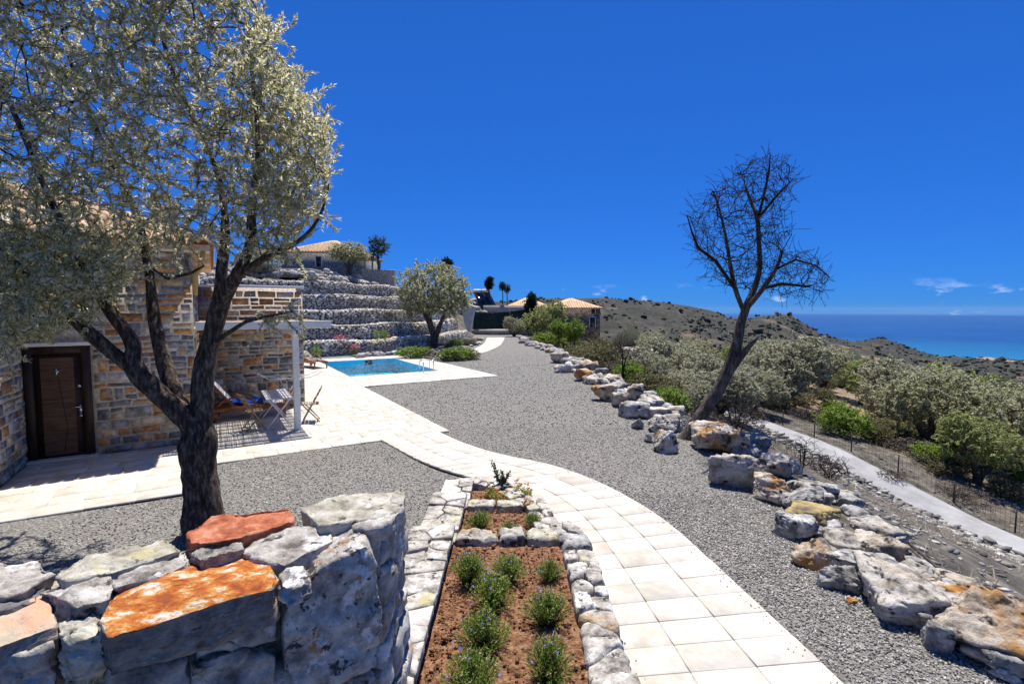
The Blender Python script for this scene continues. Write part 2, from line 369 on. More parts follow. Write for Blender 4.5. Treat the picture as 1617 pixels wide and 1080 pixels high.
MT['tile'] = mat('clay roof tile', [(.3, (.42, .24, .12)), (.5, (.58, .39, .23)), (.7, (.68, .53, .36))], 3, 6, .85, .2, 20, island=.2, objr=.1)
MT['bark'] = mat('olive bark', [(.3, (.02, .014, .010)), (.5, (.085, .06, .044)), (.7, (.26, .195, .145))], 11, 12, .95, 1.0, 16, stretch=(2.2, 2.2, .6))
MT['deadbark'] = mat('dead grey wood', [(.3, (.035, .028, .022)), (.5, (.09, .072, .058)), (.7, (.2, .165, .135))], 8, 9, .95, .9, 14, stretch=(2.2, 2.2, .5))
MT['twig'] = mat('dark twig', [(.3, (.012, .009, .007)), (.7, (.032, .025, .02))], 8, 3, .95, 0, 10)
MT['olive'] = leafmat('olive leaf', [(0, (0.217, 0.216, 0.064)), (.3, (0.396, 0.377, 0.149)), (.55, (0.574, 0.539, 0.298)), (.8, (0.752, 0.706, 0.512)), (1, (0.871, 0.833, 0.725))], .52, .36, .5)
MT['oliveb'] = leafmat('olive foliage', [(0, (0.202, 0.209, 0.090)), (.4, (0.368, 0.370, 0.192)), (.75, (0.515, 0.513, 0.317)), (1, (0.681, 0.665, 0.520))], .5, .6)
MT['olivec'] = leafmat('green olive foliage', [(0, (.15, .18, .045)), (.4, (.29, .33, .105)), (.75, (.43, .46, .19)), (1, (.62, .62, .34))], .5, .6)
MT['olived'] = leafmat('grey olive foliage', [(0, (.2, .2, .11)), (.4, (.36, .355, .225)), (.75, (.52, .51, .36)), (1, (.72, .7, .54))], .45, .6)
MT['pine'] = leafmat('pine needle', [(0, (.02, .035, .012)), (.6, (.055, .08, .02)), (1, (.11, .13, .03))], .25, .6)
MT['lime_leaf'] = leafmat('bright green leaf', [(0, (.10, .17, .015)), (.6, (.22, .33, .03)), (1, (.36, .46, .07))], .38, .5)
MT['scrub_leaf'] = leafmat('scrub leaf', [(0, (.08, .09, .03)), (.5, (.16, .17, .06)), (.85, (.26, .22, .10)), (1, (.33, .24, .13))], .28, .7)
MT['dry_leaf'] = leafmat('dry brush', [(0, (.09, .07, .055)), (.5, (.19, .14, .11)), (1, (.3, .24, .19))], .15, .8)
MT['cyp'] = leafmat('cypress leaf', [(0, (.008, .016, .006)), (.6, (.02, .035, .012)), (1, (.045, .06, .022))], .15, .7)
MT['lav'] = leafmat('lavender leaf', [(0, (.10, .17, .015)), (.5, (.22, .35, .035)), (.85, (.36, .46, .08)), (1, (.58, .55, .26))], .42, .6)
MT['flblue'] = leafmat('blue petal', [(0, (.16, .16, .5)), (1, (.3, .28, .68))], .3)
MT['florange'] = leafmat('orange petal', [(0, (.6, .12, .01)), (1, (.75, .22, .02))], .3)
MT['flpink'] = leafmat('pink petal', [(0, (.6, .12, .22)), (1, (.75, .3, .38))], .3)
MT['dry_flower'] = leafmat('dry seed head', [(0, (.45, .36, .24)), (1, (.6, .52, .38))], .3)
MT['concrete'] = mat('concrete', [(.3, (.36, .34, .31)), (.7, (.52, .5, .46))], 2, 8, .9, .2, 20, patches=[((.3, .28, .25), .7, .5, .8)])
MT['roadm'] = mat('grey concrete road', [(.3, (.27, .265, .26)), (.7, (.38, .375, .37))], .9, 8, .95, .2, 14, patches=[((.22, .205, .19), .35, .5, .75)])
MT['tanwall'] = mat('tan render', [(.3, (.48, .42, .33)), (.7, (.6, .54, .44))], 2, 7, .9, .15, 20)
MT['net'] = mat('green shade net', [(.3, (.006, .022, .018)), (.7, (.02, .05, .042))], 2.5, 5, .8, .3, 5)
MT['white_wall'] = mat('white wall', [(.3, (.7, .69, .67)), (.7, (.8, .79, .77))], 2, 5, .9, .1, 20)
MT['glass'] = mat('dark window glass', [(.3, (.01, .012, .015)), (.7, (.02, .022, .028))], 2, 3, .08, 0, 20, spec=.6)
MT['panel'] = mat('solar panel glass', [(.3, (.008, .009, .012)), (.7, (.016, .018, .024))], 2, 3, .15, 0, 20, spec=.5)
# ============================================================ TERRAIN
EDGE = np.array([(3.9,-8),(3.9,3.6),(3.85,5.5),(4.3,7.2),(4.35,8.8),(4.1,10.2),(3.7,12),(3.6,14.5),(3.4,18.3),(2.95,24.3),(2.3,33.5),(.9,43),(.9,60),(.9,90)])
def edgeX(Y): return np.interp(Y, EDGE[:, 1], EDGE[:, 0])
GABPX = [(250,580),(370,572),(440,567),(484,564),(560,561),(620,556),(662,550),(700,546),(728,541),(742,534)]
gb = [G(x, y)[:2] for x, y in GABPX]
GAB = np.array(gb + [(-3.9, 52), (-4.3, 57.5), (-2, 59.2), (2.2, 60.5), (4.6, 66), (5, 80), (3, 110)])
GABS = smooth_curve(GAB, 260); gend = lambda y: int(np.argmax(GABS[:, 1] > y)); GEND = gend(45.5)
def gabdist(X, Y):                            # distance behind the foot of the lowest gabion wall (negative in front)
    X = np.asarray(X, float); Y = np.asarray(Y, float); best = np.full(X.shape, 1e9); sg = np.zeros(X.shape)
    p = GABS
    for i in range(len(p)-1):
        e = p[i+1]-p[i]; l2 = e@e; t = np.clip(((X-p[i,0])*e[0]+(Y-p[i,1])*e[1])/l2, 0, 1)
        dx = X-p[i,0]-t*e[0]; dy = Y-p[i,1]-t*e[1]; d = np.hypot(dx, dy); m = d < best
        best = np.where(m, d, best); sg = np.where(m, np.sign(e[0]*dy-e[1]*dx), sg)
    return best*sg
KY = [-8, 20, 23, 26, 33, 45, 60, 90]; KS = [1, 1, .94, .88, .78, .72, .7, .7]; KZ = [1, 1, .87, .74, .66, .5, .42, .42]
PS = [0, .5, 1.2, 4, 9, 13.2, 13.9, 16.4, 20, 30, 45, 70, 140]; PZ = [0, -.02, -.25, -1.5, -3.6, -5.45, -6.0, -6.05, -6.5, -9.0, -13.5, -20, -38]
def near_z(X, Y):
    X = np.asarray(X, float); Y = np.asarray(Y, float)
    s = (X-edgeX(Y))/np.interp(Y, KY, KS); zr = np.interp(s, PS, PZ)*np.interp(Y, KY, KZ)
    z = np.where(X > edgeX(Y), zr, 0.0)
    d = gabdist(X, Y); zh = np.interp(d, [0, 8, 12, 25, 60, 120], [0, 4.7, 5.2, 7.6, 11, 15])
    k = np.clip((Y-28)/3, 0, 1)
    return np.where((d > 0) & (Y > 26), zh*k, z)
FX = np.array([-1400, 0, 500, 700, 850, 950, 1100, 1250, 1350, 1450, 1617, 2000, 2600, 3300]); FU = (FX-808.5)/FPX
FY = np.array([90, 150, 300, 600, 900])
FZ = np.array([[16, 13, 9, 2, -5, -5, -8, -10, -12, -13, -14, -18, -25, -30],
               [24, 18, 10, -2, -16, -18, -18, -20, -24, -27, -27, -35, -50, -60],
               [30, 20, 5, -18, -48, -52, -38, -42, -49, -56, -56, -75, -100, -120],
               [30, 15, -10, -35, -60, -62, -70, -85, -95, -103, -100, -130, -180, -200],
               [30, 10, -15, -30, -42, -45, -62, -100, -118, -128, -133, -165, -225, -240]], float)
RX = np.array([-1400, 0, 600, 760, 860, 946, 1006, 1062, 1110, 1148, 1175, 1196, 1220, 1243, 1265, 1299, 1351, 1392, 1424, 1459, 1489, 1566, 1617, 2000, 3300])
RYP = np.array([470, 474, 484, 478, 471, 470, 473.6, 476.6, 485, 498, 503, 500, 496, 494, 509, 528, 540, 532.7, 543, 557, 565, 566, 568, 574, 580])
RD = np.array([1500, 1400, 1400, 1400, 1400, 1400, 1400, 1450, 1500, 1550, 1600, 1650, 1700, 1750, 1800, 1900, 2050, 2150, 2200, 2250, 2300, 2350, 2400, 2450, 2500])
def far_z(u, Y):
    x = u*FPX+808.5
    base = np.zeros(np.shape(u)); cols = np.stack([np.interp(u, FU, FZ[i]) for i in range(5)], 0)
    rd = np.interp(x, RX, RD); rz = CAMH-(np.interp(x, RX, RYP)-488)/FPX*rd
    lY = np.log(Y); lk = np.log(FY)
    z = np.where(Y < 900, 0, 0).astype(float)
    for i in range(4):
        t = np.clip((lY-lk[i])/(lk[i+1]-lk[i]), 0, 1); z = np.where((Y >= FY[i]) & (Y <= FY[i+1]), cols[i]*(1-t)+cols[i+1]*t, z)
    z = np.where(Y < FY[0], cols[0], z)
    t = np.clip((Y-900)/(rd-900), 0, 1); z = np.where(Y > 900, cols[4]*(1-t)+rz*t, z)
    return np.where(Y > rd, rz-(Y-rd)*.45, z), rd
def rough_far(X, Y, amp):
    rg = np.random.default_rng(5); o = np.zeros(np.shape(X))
    for f, a in ((1/420, 1), (1/190, .6), (1/85, .35), (1/38, .18)):
        for _ in range(4):
            th = rg.uniform(0, 6.28); o = o + a*np.sin((X*math.cos(th)+Y*math.sin(th))*f*6.28*rg.uniform(.7, 1.4)+rg.uniform(0, 6.28))/2
    return o*amp
def ter_z(X, Y):
    X = np.asarray(X, float); Y = np.asarray(Y, float); Ys = np.maximum(Y, 1)
    zn = near_z(X, Y); zf, rd = far_z(X/Ys, Ys)
    zf = zf+rough_far(X, Y, np.clip((Ys-90)/200, 0, 1)*np.interp(Ys, [90, 600, 1400, 2500], [2, 7, 9, 6])*np.clip(np.abs(rd-Ys)/250+.12, 0, 1))
    w = np.clip((Ys-55)/40, 0, 1); w = w*w*(3-2*w)
    return zn*(1-w)+zf*w
POOL = (4.9, 8.95, 21.3, 28.1)                # a0 a1 b0 b1
def grid(Xs, Ys, polar=False):
    U, Y = np.meshgrid(Xs, Ys); X = U*Y if polar else U
    z = ter_z(X, Y)
    if not polar:
        flat = (X < edgeX(Y)) & (z < .05); z = np.where(flat, -.06, z)
        a, b = to_ab(X, Y); pool = (a > POOL[0]-1.1) & (a < POOL[1]+1.1) & (b > POOL[2]-1.1) & (b < POOL[3]+1.1); z = np.where(pool & flat, -2.2, z)
        sl = (X > edgeX(Y)+.6); rg = np.random.default_rng(3); z = z+np.where(sl, rg.normal(size=z.shape)*.03, 0)
    n, m = z.shape; V = np.stack([X, Y, z], -1).reshape(-1, 3); i = np.arange(n-1)[:, None]*m+np.arange(m-1)[None]
    return V, np.stack([i, i+1, i+1+m, i+m], -1).reshape(-1, 4)
xs = np.concatenate([np.linspace(-70, -16, 28), np.linspace(-15, 24, 79), np.linspace(25, 50, 32), np.linspace(54, 110, 18)])
ysn = np.linspace(-7, 72, 132)
nearg = grid(xs, ysn)
farg = grid(np.linspace(-3.2, 3.2, 300)**1, np.exp(np.linspace(np.log(71.5), np.log(3400), 170)), True)
def terrain_mat():
    m = mat('dry hillside', [(.3, (.05, .044, .036)), (.5, (.11, .098, .08)), (.7, (.2, .175, .14))], 1.8, 9, .95, .6, 6, patches=[((.06, .055, .05), .5, .55, .7)])
    nt = m.node_tree; N = nt.nodes; L = nt.links; b = N['Principled BSDF']; src = b.inputs['Base Color'].links[0].from_socket
    tc = N.new('ShaderNodeTexCoord'); sp = N.new('ShaderNodeSeparateXYZ'); L.new(tc.outputs['Object'], sp.inputs[0])
    def noise(s, d=8, r=.6, vec=None, st=None):
        n = N.new('ShaderNodeTexNoise'); n.inputs['Scale'].default_value = s; n.inputs['Detail'].default_value = d; n.inputs['Roughness'].default_value = r
        v = tc.outputs['Object']
        if st: mp = N.new('ShaderNodeMapping'); mp.inputs['Scale'].default_value = st; L.new(v, mp.inputs[0]); v = mp.outputs[0]
        L.new(v, n.inputs['Vector']); return n.outputs[0]
    def ramp(s, els):
        r = N.new('ShaderNodeValToRGB'); L.new(s, r.inputs[0])
        for i, (p, c) in enumerate(els):
            e = r.color_ramp.elements[i] if i < 2 else r.color_ramp.elements.new(p)
            e.position = p; e.color = (*c, 1)
        return r.outputs[0]
    def mix(f, a, c):
        x = N.new('ShaderNodeMix'); x.data_type = 'RGBA'; L.new(f, x.inputs[0]); L.new(a, x.inputs[6]); L.new(c, x.inputs[7]); return x.outputs[2]
    def rng_(s, a, c):
        x = N.new('ShaderNodeMapRange'); x.inputs[1].default_value = a; x.inputs[2].default_value = c; L.new(s, x.inputs[0]); return x.outputs[0]
    # grove floor: tan stubble and bare soil
    grove = ramp(noise(.35, 9), [(.3, (.11, .085, .055)), (.5, (.23, .165, .10)), (.7, (.36, .27, .17))])
    c = mix(rng_(sp.outputs['X'], 20, 26), src, grove)
    # far slopes: phrygana scrub over pale soil, darker maquis, terraced reddish banks
    soil = ramp(noise(.012, 10, .7), [(.35, (.032, .030, .026)), (.5, (.058, .052, .043)), (.62, (.10, .082, .062)), (.75, (.12, .074, .048))])
    scrub = ramp(noise(.06, 8, .75), [(.3, (.012, .015, .010)), (.6, (.032, .035, .024))])
    far = mix(rng_(noise(.045, 12, .85), .44, .53), soil, scrub)
    terr = ramp(noise(.05, 4, .5, st=(.25, .25, 5)), [(.4, (.12, .09, .06)), (.55, (.33, .22, .14))])
    far = mix(rng_(noise(.0035, 4, .5), .58, .68), far, terr)
    ln = N.new('ShaderNodeVectorMath'); ln.operation = 'LENGTH'; L.new(tc.outputs['Object'], ln.inputs[0])
    c = mix(rng_(ln.outputs['Value'], 70, 160), c, far)
    L.new(c, b.inputs['Base Color']); return m
g = solo('ground', join([nearg, farg]), terrain_mat(), kind='structure', at=(0, 0, 0), smooth=True)
# ---- sea
ang = np.linspace(-.2, math.pi+.2, 90); rr = [1200, 2000, 3000, 5000, 9000, 16000, 28000]
V = np.array([(r*math.cos(t), r*math.sin(t), -250) for r in rr for t in ang]); m_ = len(ang)
i = np.arange(len(rr)-1)[:, None]*m_+np.arange(m_-1)[None]
def sea_mat():
    m = mat('sea water', [(.3, (.003, .05, .17)), (.7, (.004, .065, .21))], .0008, 4, .35, .25, .02, spec=.12)
    nt = m.node_tree; N = nt.nodes; L = nt.links; b = N['Principled BSDF']; src = b.inputs['Base Color'].links[0].from_socket
    tc = N.new('ShaderNodeTexCoord'); ln = N.new('ShaderNodeVectorMath'); ln.operation = 'LENGTH'; L.new(tc.outputs['Object'], ln.inputs[0])
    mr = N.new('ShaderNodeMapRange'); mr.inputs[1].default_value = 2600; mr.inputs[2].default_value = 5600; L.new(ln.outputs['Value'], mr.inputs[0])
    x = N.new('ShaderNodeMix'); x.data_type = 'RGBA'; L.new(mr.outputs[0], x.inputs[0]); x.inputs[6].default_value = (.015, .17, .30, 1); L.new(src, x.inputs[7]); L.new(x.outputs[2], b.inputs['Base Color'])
    return m
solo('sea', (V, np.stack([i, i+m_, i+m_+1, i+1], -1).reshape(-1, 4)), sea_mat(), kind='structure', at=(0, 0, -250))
# ---- road on the slope below
Yr = np.linspace(4, 62, 60)
def roadX(Y, s): return edgeX(Y)+s*np.interp(Y, KY, KS)
Vl = []
for s, dz in ((13.85, .02), (14.0, .10), (15.1, .13), (16.3, .10), (16.5, .02)):
    X = roadX(Yr, s); Vl.append(np.stack([X, Yr, near_z(roadX(Yr, 15.0), Yr)+dz], 1))
V = np.concatenate(Vl); n = len(Yr); i = np.arange(4)[:, None]*n+np.arange(n-1)[None]
solo('road', (V, np.stack([i, i+n, i+n+1, i+1], -1).reshape(-1, 4)), MT['roadm'], kind='structure', at=(0, 0, 0), smooth=True)

# ============================================================ YARD
PATH_L = smooth_curve([(-2.86,10.62),(-2.13,9.62),(-1.5,8.87),(-.98,8.42),(-.45,8.02),(.1,7.5),(.45,6.8),(.62,6.0),(.72,5.2),(.8,4.4),(.86,3.6),(.9,2.6),(.95,1.5)], 200)
PATH_R = smooth_curve([(-1.72,11.35),(-.92,10.21),(-.11,9.45),(.72,8.95),(1.32,8.26),(1.84,7.28),(2.14,6.41),(2.3,5.35),(2.42,4.54),(2.56,3.62),(2.66,2.6),(2.72,1.5)], 200)
PATHPOLY = np.concatenate([PATH_L, PATH_R[::-1]])
PATIO = [(-3.02, -.33, 9.1, 12.4), (-.33, 4.69, 10.55, 15.7), (2.33, 4.69, 15.7, 18.3), (2.33, 4.9, 18.3, 29.6), (4.9, 8.95, 18.3, 21.3), (4.9, 8.95, 28.1, 29.6), (8.95, 10.45, 18.3, 29.6)]
def on_patio(X, Y, g=0):
    a, b = to_ab(X, Y); r = np.zeros(np.shape(X), bool)
    for a0, a1, b0, b1 in PATIO: r |= (a > a0-g) & (a < a1+g) & (b > b0-g) & (b < b1+g)
    return r
BED = np.array([(-1.06,1.6),(-1.06,7.2),(-.85,7.9),(-.35,8.0),(.05,7.5),(.4,6.8),(.58,6.0),(.8,5.2),(.8,1.6)])
# gravel sheet
gx = np.arange(-14, 6, .35); gy = np.arange(-3, 56, .35)
X, Y = np.meshgrid(gx, gy); Z = 0.012*np.sin(X*1.3+Y*.7)+.012*np.sin(Y*1.9-X*.5)
V = np.stack([X, Y, Z], -1).reshape(-1, 3); n, m_ = Z.shape
i = (np.arange(n-1)[:, None]*m_+np.arange(m_-1)[None]).ravel(); cx = (X[:-1, :-1]+.175).ravel(); cy = (Y[:-1, :-1]+.175).ravel()
a, b = to_ab(cx, cy)
ok = (cx < edgeX(cy)+.3) & ~((a > POOL[0]-.7) & (a < POOL[1]+.7) & (b > POOL[2]-.7) & (b < POOL[3]+.7)) & ~((gabdist(cx, cy) > .3) & (cy > 26))
i = i[ok]
solo('gravel_yard', (V, np.stack([i, i+1, i+1+m_, i+m_], -1)), MT['gravelb'], kind='structure', at=(0, 0, 0), smooth=True)
# loose chips lying on it
def chips(n, x0, x1, y0, y1, size, seed):
    rg = np.random.default_rng(seed); X = rg.uniform(x0, x1, n); Y = rg.uniform(y0, y1, n)
    a, b = to_ab(X, Y)
    ok = (X < edgeX(Y)+.25) & (rg.uniform(0, 1, n) < np.interp(Y, [0, 17, 34], [1, 1, 0])) & (gabdist(X, Y) < .2) & ~inpoly(X, Y, PATHPOLY) & ~on_patio(X, Y) & ~inpoly(X, Y, BED) & (np.abs(X/np.maximum(Y, .1)) < 1.5) & ~((a < 1) & (b < 3.0)) & ~((b > 12.4) & (a < 2.3))
    X, Y = X[ok], Y[ok]; n = len(X)
    D = np.array([(1,0,0),(0,1,0),(-1,0,0),(0,-1,0),(0,0,1),(0,0,-1)], float)
    f = np.array([(0,1,4),(1,2,4),(2,3,4),(3,0,4),(1,0,5),(2,1,5),(3,2,5),(0,3,5)])
    s = size*rg.uniform(.55, 1.5, (n, 1, 1))*rg.uniform(.6, 1.2, (n, 1, 3)); s[:, :, 2] *= .7
    q = D[None]*s*rg.uniform(.6, 1.25, (n, 6, 1)); M = rg.normal(size=(n, 3, 3)); Q, _ = np.linalg.qr(M); q = np.einsum('nij,nkj->nki', Q, q)
    c = np.stack([X, Y, .012*np.sin(X*1.3+Y*.7)+.012*np.sin(Y*1.9-X*.5)+size*.25], -1)
    return (q+c[:, None]).reshape(-1, 3), (f[None]+6*np.arange(n)[:, None, None]).reshape(-1, 3)
def strays(n, seed):                         # a few chips kicked onto the paving
    rg = np.random.default_rng(seed); i = rg.integers(20, 190, n); e = np.where(rg.random(n)[:, None] < .5, PATH_L[i]*.94+PATH_R[i]*.06, PATH_R[i]*.95+PATH_L[i]*.05)+rg.normal(size=(n, 2))*.05
    V, F = rock((1, .8, .6), 1, 5, 5, 0); sz = rg.uniform(.008, .02, n); c = np.c_[e, np.full(n, .042)]; return (V[None]*sz[:, None, None]+c[:, None]).reshape(-1, 3), (F[None]+len(V)*np.arange(n)[:, None, None]).reshape(-1, 3)
solo('gravel', join([strays(420, 4), chips(40000, .5, 4.6, 2.4, 7.5, .0125, 1), chips(34000, -6, 4.6, 5.0, 12, .0145, 2), chips(33000, -8, 4.6, 12, 34, .021, 3)]), MT['chip'], 'loose grey gravel chips spread over the yard', 'gravel', kind='stuff', at=(0, 0, 0))

# ---- patio, pool deck and path: bed sheet plus single slabs
def slab_quad(q, z0, z1, bev=.006):
    q = np.asarray(q, float); c = q.mean(0); k = 1-bev/np.maximum(np.linalg.norm(q-c, axis=1), .05)[:, None]; t = c+(q-c)*k
    V = [(*p, z0) for p in q]+[(*p, z1-bev*.6) for p in q]+[(*p, z1) for p in t]
    F = np.array([(i, (i+1) % 4, 4+(i+1) % 4, 4+i) for i in range(4)]+[(4+i, 4+(i+1) % 4, 8+(i+1) % 4, 8+i) for i in range(4)]+[(8, 9, 10, 11)])
    return np.array(V), F
def inst_slabs(name, quads, bed, z1):
    par = solo(name, bed, MT['joint'], kind='structure', at=(0, 0, 0))
    def area(q):
        c = np.mean(q, 0); w = np.linalg.norm(np.array(q[1])-q[0])*np.linalg.norm(np.array(q[2])-q[1]); vis = abs((c[0])/max(c[1], .1)) < 1.1
        return (w/(c[1]**3)) if vis else 0
    quads = sorted(quads, key=area, reverse=True)
    for k, q in enumerate(quads[:298]): part('slab', slab_quad(q, .004, z1+rng.uniform(-.003, .003)), MT['slab'], par)
    if len(quads) > 298: part('slab_field', join([slab_quad(q, .004, z1+rng.uniform(-.003, .003)) for q in quads[298:]]), MT['slab'], par, kind='stuff')
    return par
quads = []; g = .004
for (a0, a1, b0, b1) in PATIO:
    nb = max(1, round((b1-b0)/.42)); hb = (b1-b0)/nb
    for r in range(nb):
        a = a0; first = True
        while a < a1-.02:
            w = rng.choice([.42, .6, .6, .42])*(rng.uniform(.5, 1) if first else 1); first = False
            e = a+w if a1-(a+w) > .2 else a1
            q = [AB(a+g, b0+r*hb+g)[:2], AB(e-g, b0+r*hb+g)[:2], AB(e-g, b0+(r+1)*hb-g)[:2], AB(a+g, b0+(r+1)*hb-g)[:2]]
            quads.append(q); a = e
beds = [(np.array([AB(a0, b0, .022), AB(a1, b0, .022), AB(a1, b1, .022), AB(a0, b1, .022)]), np.array([[0, 1, 2, 3]])) for a0, a1, b0, b1 in PATIO]
inst_slabs('patio', quads, join(beds), .034)
def strip(Lc, Rc, rows, cols, name, z1):
    l = resample(Lc, rows+1); r = resample(Rc, rows+1); quads = []
    for i in range(rows):
        for j in range(cols):
            f0, f1 = j/cols, (j+1)/cols; gi = .0055
            p = [l[i]*(1-f0)+r[i]*f0, l[i]*(1-f1)+r[i]*f1, l[i+1]*(1-f1)+r[i+1]*f1, l[i+1]*(1-f0)+r[i+1]*f0]
            c = np.mean(p, 0); quads.append([c+(q-c)*(1-gi/.25) for q in p][::-1])
    n = rows+1; V = np.concatenate([l, r]); V = np.c_[V, np.full(len(V), .02)]; k = np.arange(n-1)
    par = inst_slabs(name, quads, (V, np.stack([k, k+n, k+n+1, k+1][::-1], -1)), z1)
    return par
strip(PATH_L, PATH_R, 34, 3, 'garden_path', .036)
fl = [G(x, y)[:2] for x, y in [(690,561),(720,558.5),(742,554),(757,548),(766,541),(769,533.5)]]
fr = [G(x, y)[:2] for x, y in [(700,567),(735,563.5),(765,557.5),(785,549.5),(794,542),(797,533.5)]]
strip(smooth_curve(fl, 60), smooth_curve(fr, 60), 34, 3, 'garden_path', .036)
# ---- pool
a0, a1, b0, b1 = POOL
pool = thing('swimming_pool', AB((a0+a1)/2, (b0+b1)/2, -1.6), 'rectangular blue swimming pool sunk into the pale deck', 'pool')
MT['pooltile'] = mat('blue pool lining', [(.3, (.07, .56, .74)), (.7, (.10, .62, .80))], 2, 4, .5, .05, 20)
c8 = [AB(a0, b0, -1.5), AB(a1, b0, -1.5), AB(a1, b1, -1.5), AB(a0, b1, -1.5), AB(a0, b0, .02), AB(a1, b0, .02), AB(a1, b1, .02), AB(a0, b1, .02)]
part('basin', (np.array(c8), np.array([(0,1,2,3),(0,4,5,1),(1,5,6,2),(2,6,7,3),(3,7,4,0)])), MT['pooltile'], pool)
gw = np.linspace(0, 1, 30); U, W = np.meshgrid(gw, gw)
V = np.array([AB(a0+(a1-a0)*u, b0+(b1-b0)*w, -.14) for u, w in zip(U.ravel(), W.ravel())]); i = (np.arange(29)[:, None]*30+np.arange(29)[None]).ravel()
def water_mat():
    m = bpy.data.materials.new('pool water'); m.use_nodes = True; nt = m.node_tree; N = nt.nodes; L = nt.links
    for n in list(N): N.remove(n)
    o = N.new('ShaderNodeOutputMaterial'); t = N.new('ShaderNodeBsdfTransparent'); t.inputs[0].default_value = (.72, .95, .99, 1)
    gl = N.new('ShaderNodeBsdfGlossy'); gl.inputs['Roughness'].default_value = .12; fr = N.new('ShaderNodeFresnel'); fr.inputs[0].default_value = 1.33
    tc = N.new('ShaderNodeTexCoord'); no = N.new('ShaderNodeTexNoise'); no.inputs['Scale'].default_value = 3.5; no.inputs['Detail'].default_value = 3; L.new(tc.outputs['Object'], no.inputs['Vector'])
    bp = N.new('ShaderNodeBump'); bp.inputs['Strength'].default_value = .06; bp.inputs['Distance'].default_value = .02; L.new(no.outputs[0], bp.inputs['Height']); L.new(bp.outputs[0], gl.inputs['Normal']); L.new(bp.outputs[0], fr.inputs['Normal'])
    mx = N.new('ShaderNodeMixShader'); L.new(fr.outputs[0], mx.inputs[0]); L.new(t.outputs[0], mx.inputs[1]); L.new(gl.outputs[0], mx.inputs[2]); L.new(mx.outputs[0], o.inputs[0]); return m
part('water', (V, np.stack([i, i+1, i+31, i+30], -1)), water_mat(), pool, smooth=True)
part('step', abox(a0+.02, a1-.02, b1-1.1, b1-.02, -1.49, -.75), MT['pooltile'], pool)
sk = abox(7.3, 7.7, b1-.06, b1+.02, -.28, -.05); part('skimmer', sk, MT['glass'], pool)
lad = thing('pool_ladder', AB(8.35, 21.2, .03), 'steel pool ladder handrails at the near corner of the pool', 'ladder')
for a in (8.1, 8.6):
    t = np.linspace(0, math.pi, 12); pts = [AB(a, 21.05, .03)]+[AB(a, 21.3-.25*math.cos(x), .36+.2*math.sin(x)) for x in t]+[AB(a, 21.55, -.9)]
    part('handrail', tube(pts, .022, 8), MT['steel'], lad, smooth=True)
for z in (-.3, -.6, -.85): part('rung', bbox(abox(8.1, 8.6, 21.51, 21.6, z-.015, z+.015), .01), MT['steel'], lad)
# ============================================================ STONE HOUSE
def courses(w, h, seed, hole=None, k=1.0):
    rg = np.random.default_rng(seed); out = []; z = 0
    while z < h-.05:
        ch = min(rg.choice([.10, .13, .17, .22, .26])*k, h-z); x = -rg.uniform(0, .2)
        while x < w:
            sw = rg.uniform(.15, .52)*k*(1.15 if ch < .15*k else 1); x0, x1 = max(x, 0), min(x+sw, w); x += sw
            if x1-x0 < .06: continue
            rs = [(x0, x1, z, z+ch)]
            if ch > .2*k and rg.random() < .45: zc = z+ch*rg.uniform(.4, .6); rs = [(x0, x1, z, zc), (x0, x1, zc, z+ch)]
            for r in rs:
                if hole and r[0] < hole[1]+.02 and r[1] > hole[0]-.02 and r[2] < hole[3]+.02:
                    if r[1] > hole[1]+.1 and r[0] < hole[1]: r = (hole[1]+.02, r[1], r[2], r[3])
                    elif r[0] < hole[0]-.1 and r[1] > hole[0]: r = (r[0], hole[0]-.02, r[2], r[3])
                    elif r[2] > hole[3]-.12 and r[3] > hole[3]+.07: r = (r[0], r[1], hole[3]+.03, r[3])
                    else: continue
                out.append(r)
        z += ch
    return out
def stone_of(r, seed, proud=.02, deep=.05, n=2, gap=.018):
    rg = np.random.default_rng(seed); x0, x1, y0, y1 = r; j = lambda: rg.uniform(.2, 1.9)*gap
    p = [(x0+j(), y0+j()), (x1-j(), y0+j()), (x1-j(), y1-j()), (x0+j(), y1-j())]
    return polystone(p, -deep, proud*rg.uniform(.3, 1.3), n, .06, .003, seed)
H0 = AB(-3, 12.45, 0)
house = thing('stone_house', H0, 'stone house with brown door and clay tile roof behind the olive tree', 'house')
WALLS = []
w1 = part('front_wall', abox(-3.05, -.35, 12.45, 20, -.05, 4.2), MT['mortar'], house)
w2 = part('side_wall', abox(-8.5, -3.05, 9.3, 20, -.05, 4.6), MT['mortar'], house)
w3 = part('terrace_wall', abox(-.35, 2.29, 15.76, 20, -.05, 3.5), MT['mortar'], house)
cand = []
for r in courses(2.7, 4.2, 1, hole=(.0, .98, 0, 2.2)): cand.append((r, AB(-3.05, 12.45), AX, -BX, w1, 1.2))
for r in courses(3.15, 4.4, 2): cand.append((r, AB(-3.05, 12.45), -BX, AX, w2, .8))
for r in courses(2.64, 3.42, 3): cand.append((r, AB(-.35, 15.76), AX, -BX, w3, .8))
for r in courses(3.3, 4.1, 4): cand.append((r, AB(-.35, 12.45), BX, AX, w1, .15))
pick = sorted(range(len(cand)), key=lambda i: -(cand[i][0][1]-cand[i][0][0])*(cand[i][0][3]-cand[i][0][2])*cand[i][5])
rest = {}
for k, i in enumerate(pick):
    r, o, X, Zn, w, _ = cand[i]; vf = place(stone_of(r, 100+i, n=2), o, X, ZX, Zn)
    mm = rng.choice(['slate', 'greyst', 'orange', 'tan'], p=[.40, .24, .24, .12] if w is not w3 else [.36, .16, .34, .14])
    if k < 300: part('stone', vf, MT[mm], w)
    else: rest.setdefault((w, mm), []).append(vf)
for (w, mm), l in rest.items(): part('small_stones', join(l), MT[mm], w, kind='stuff')
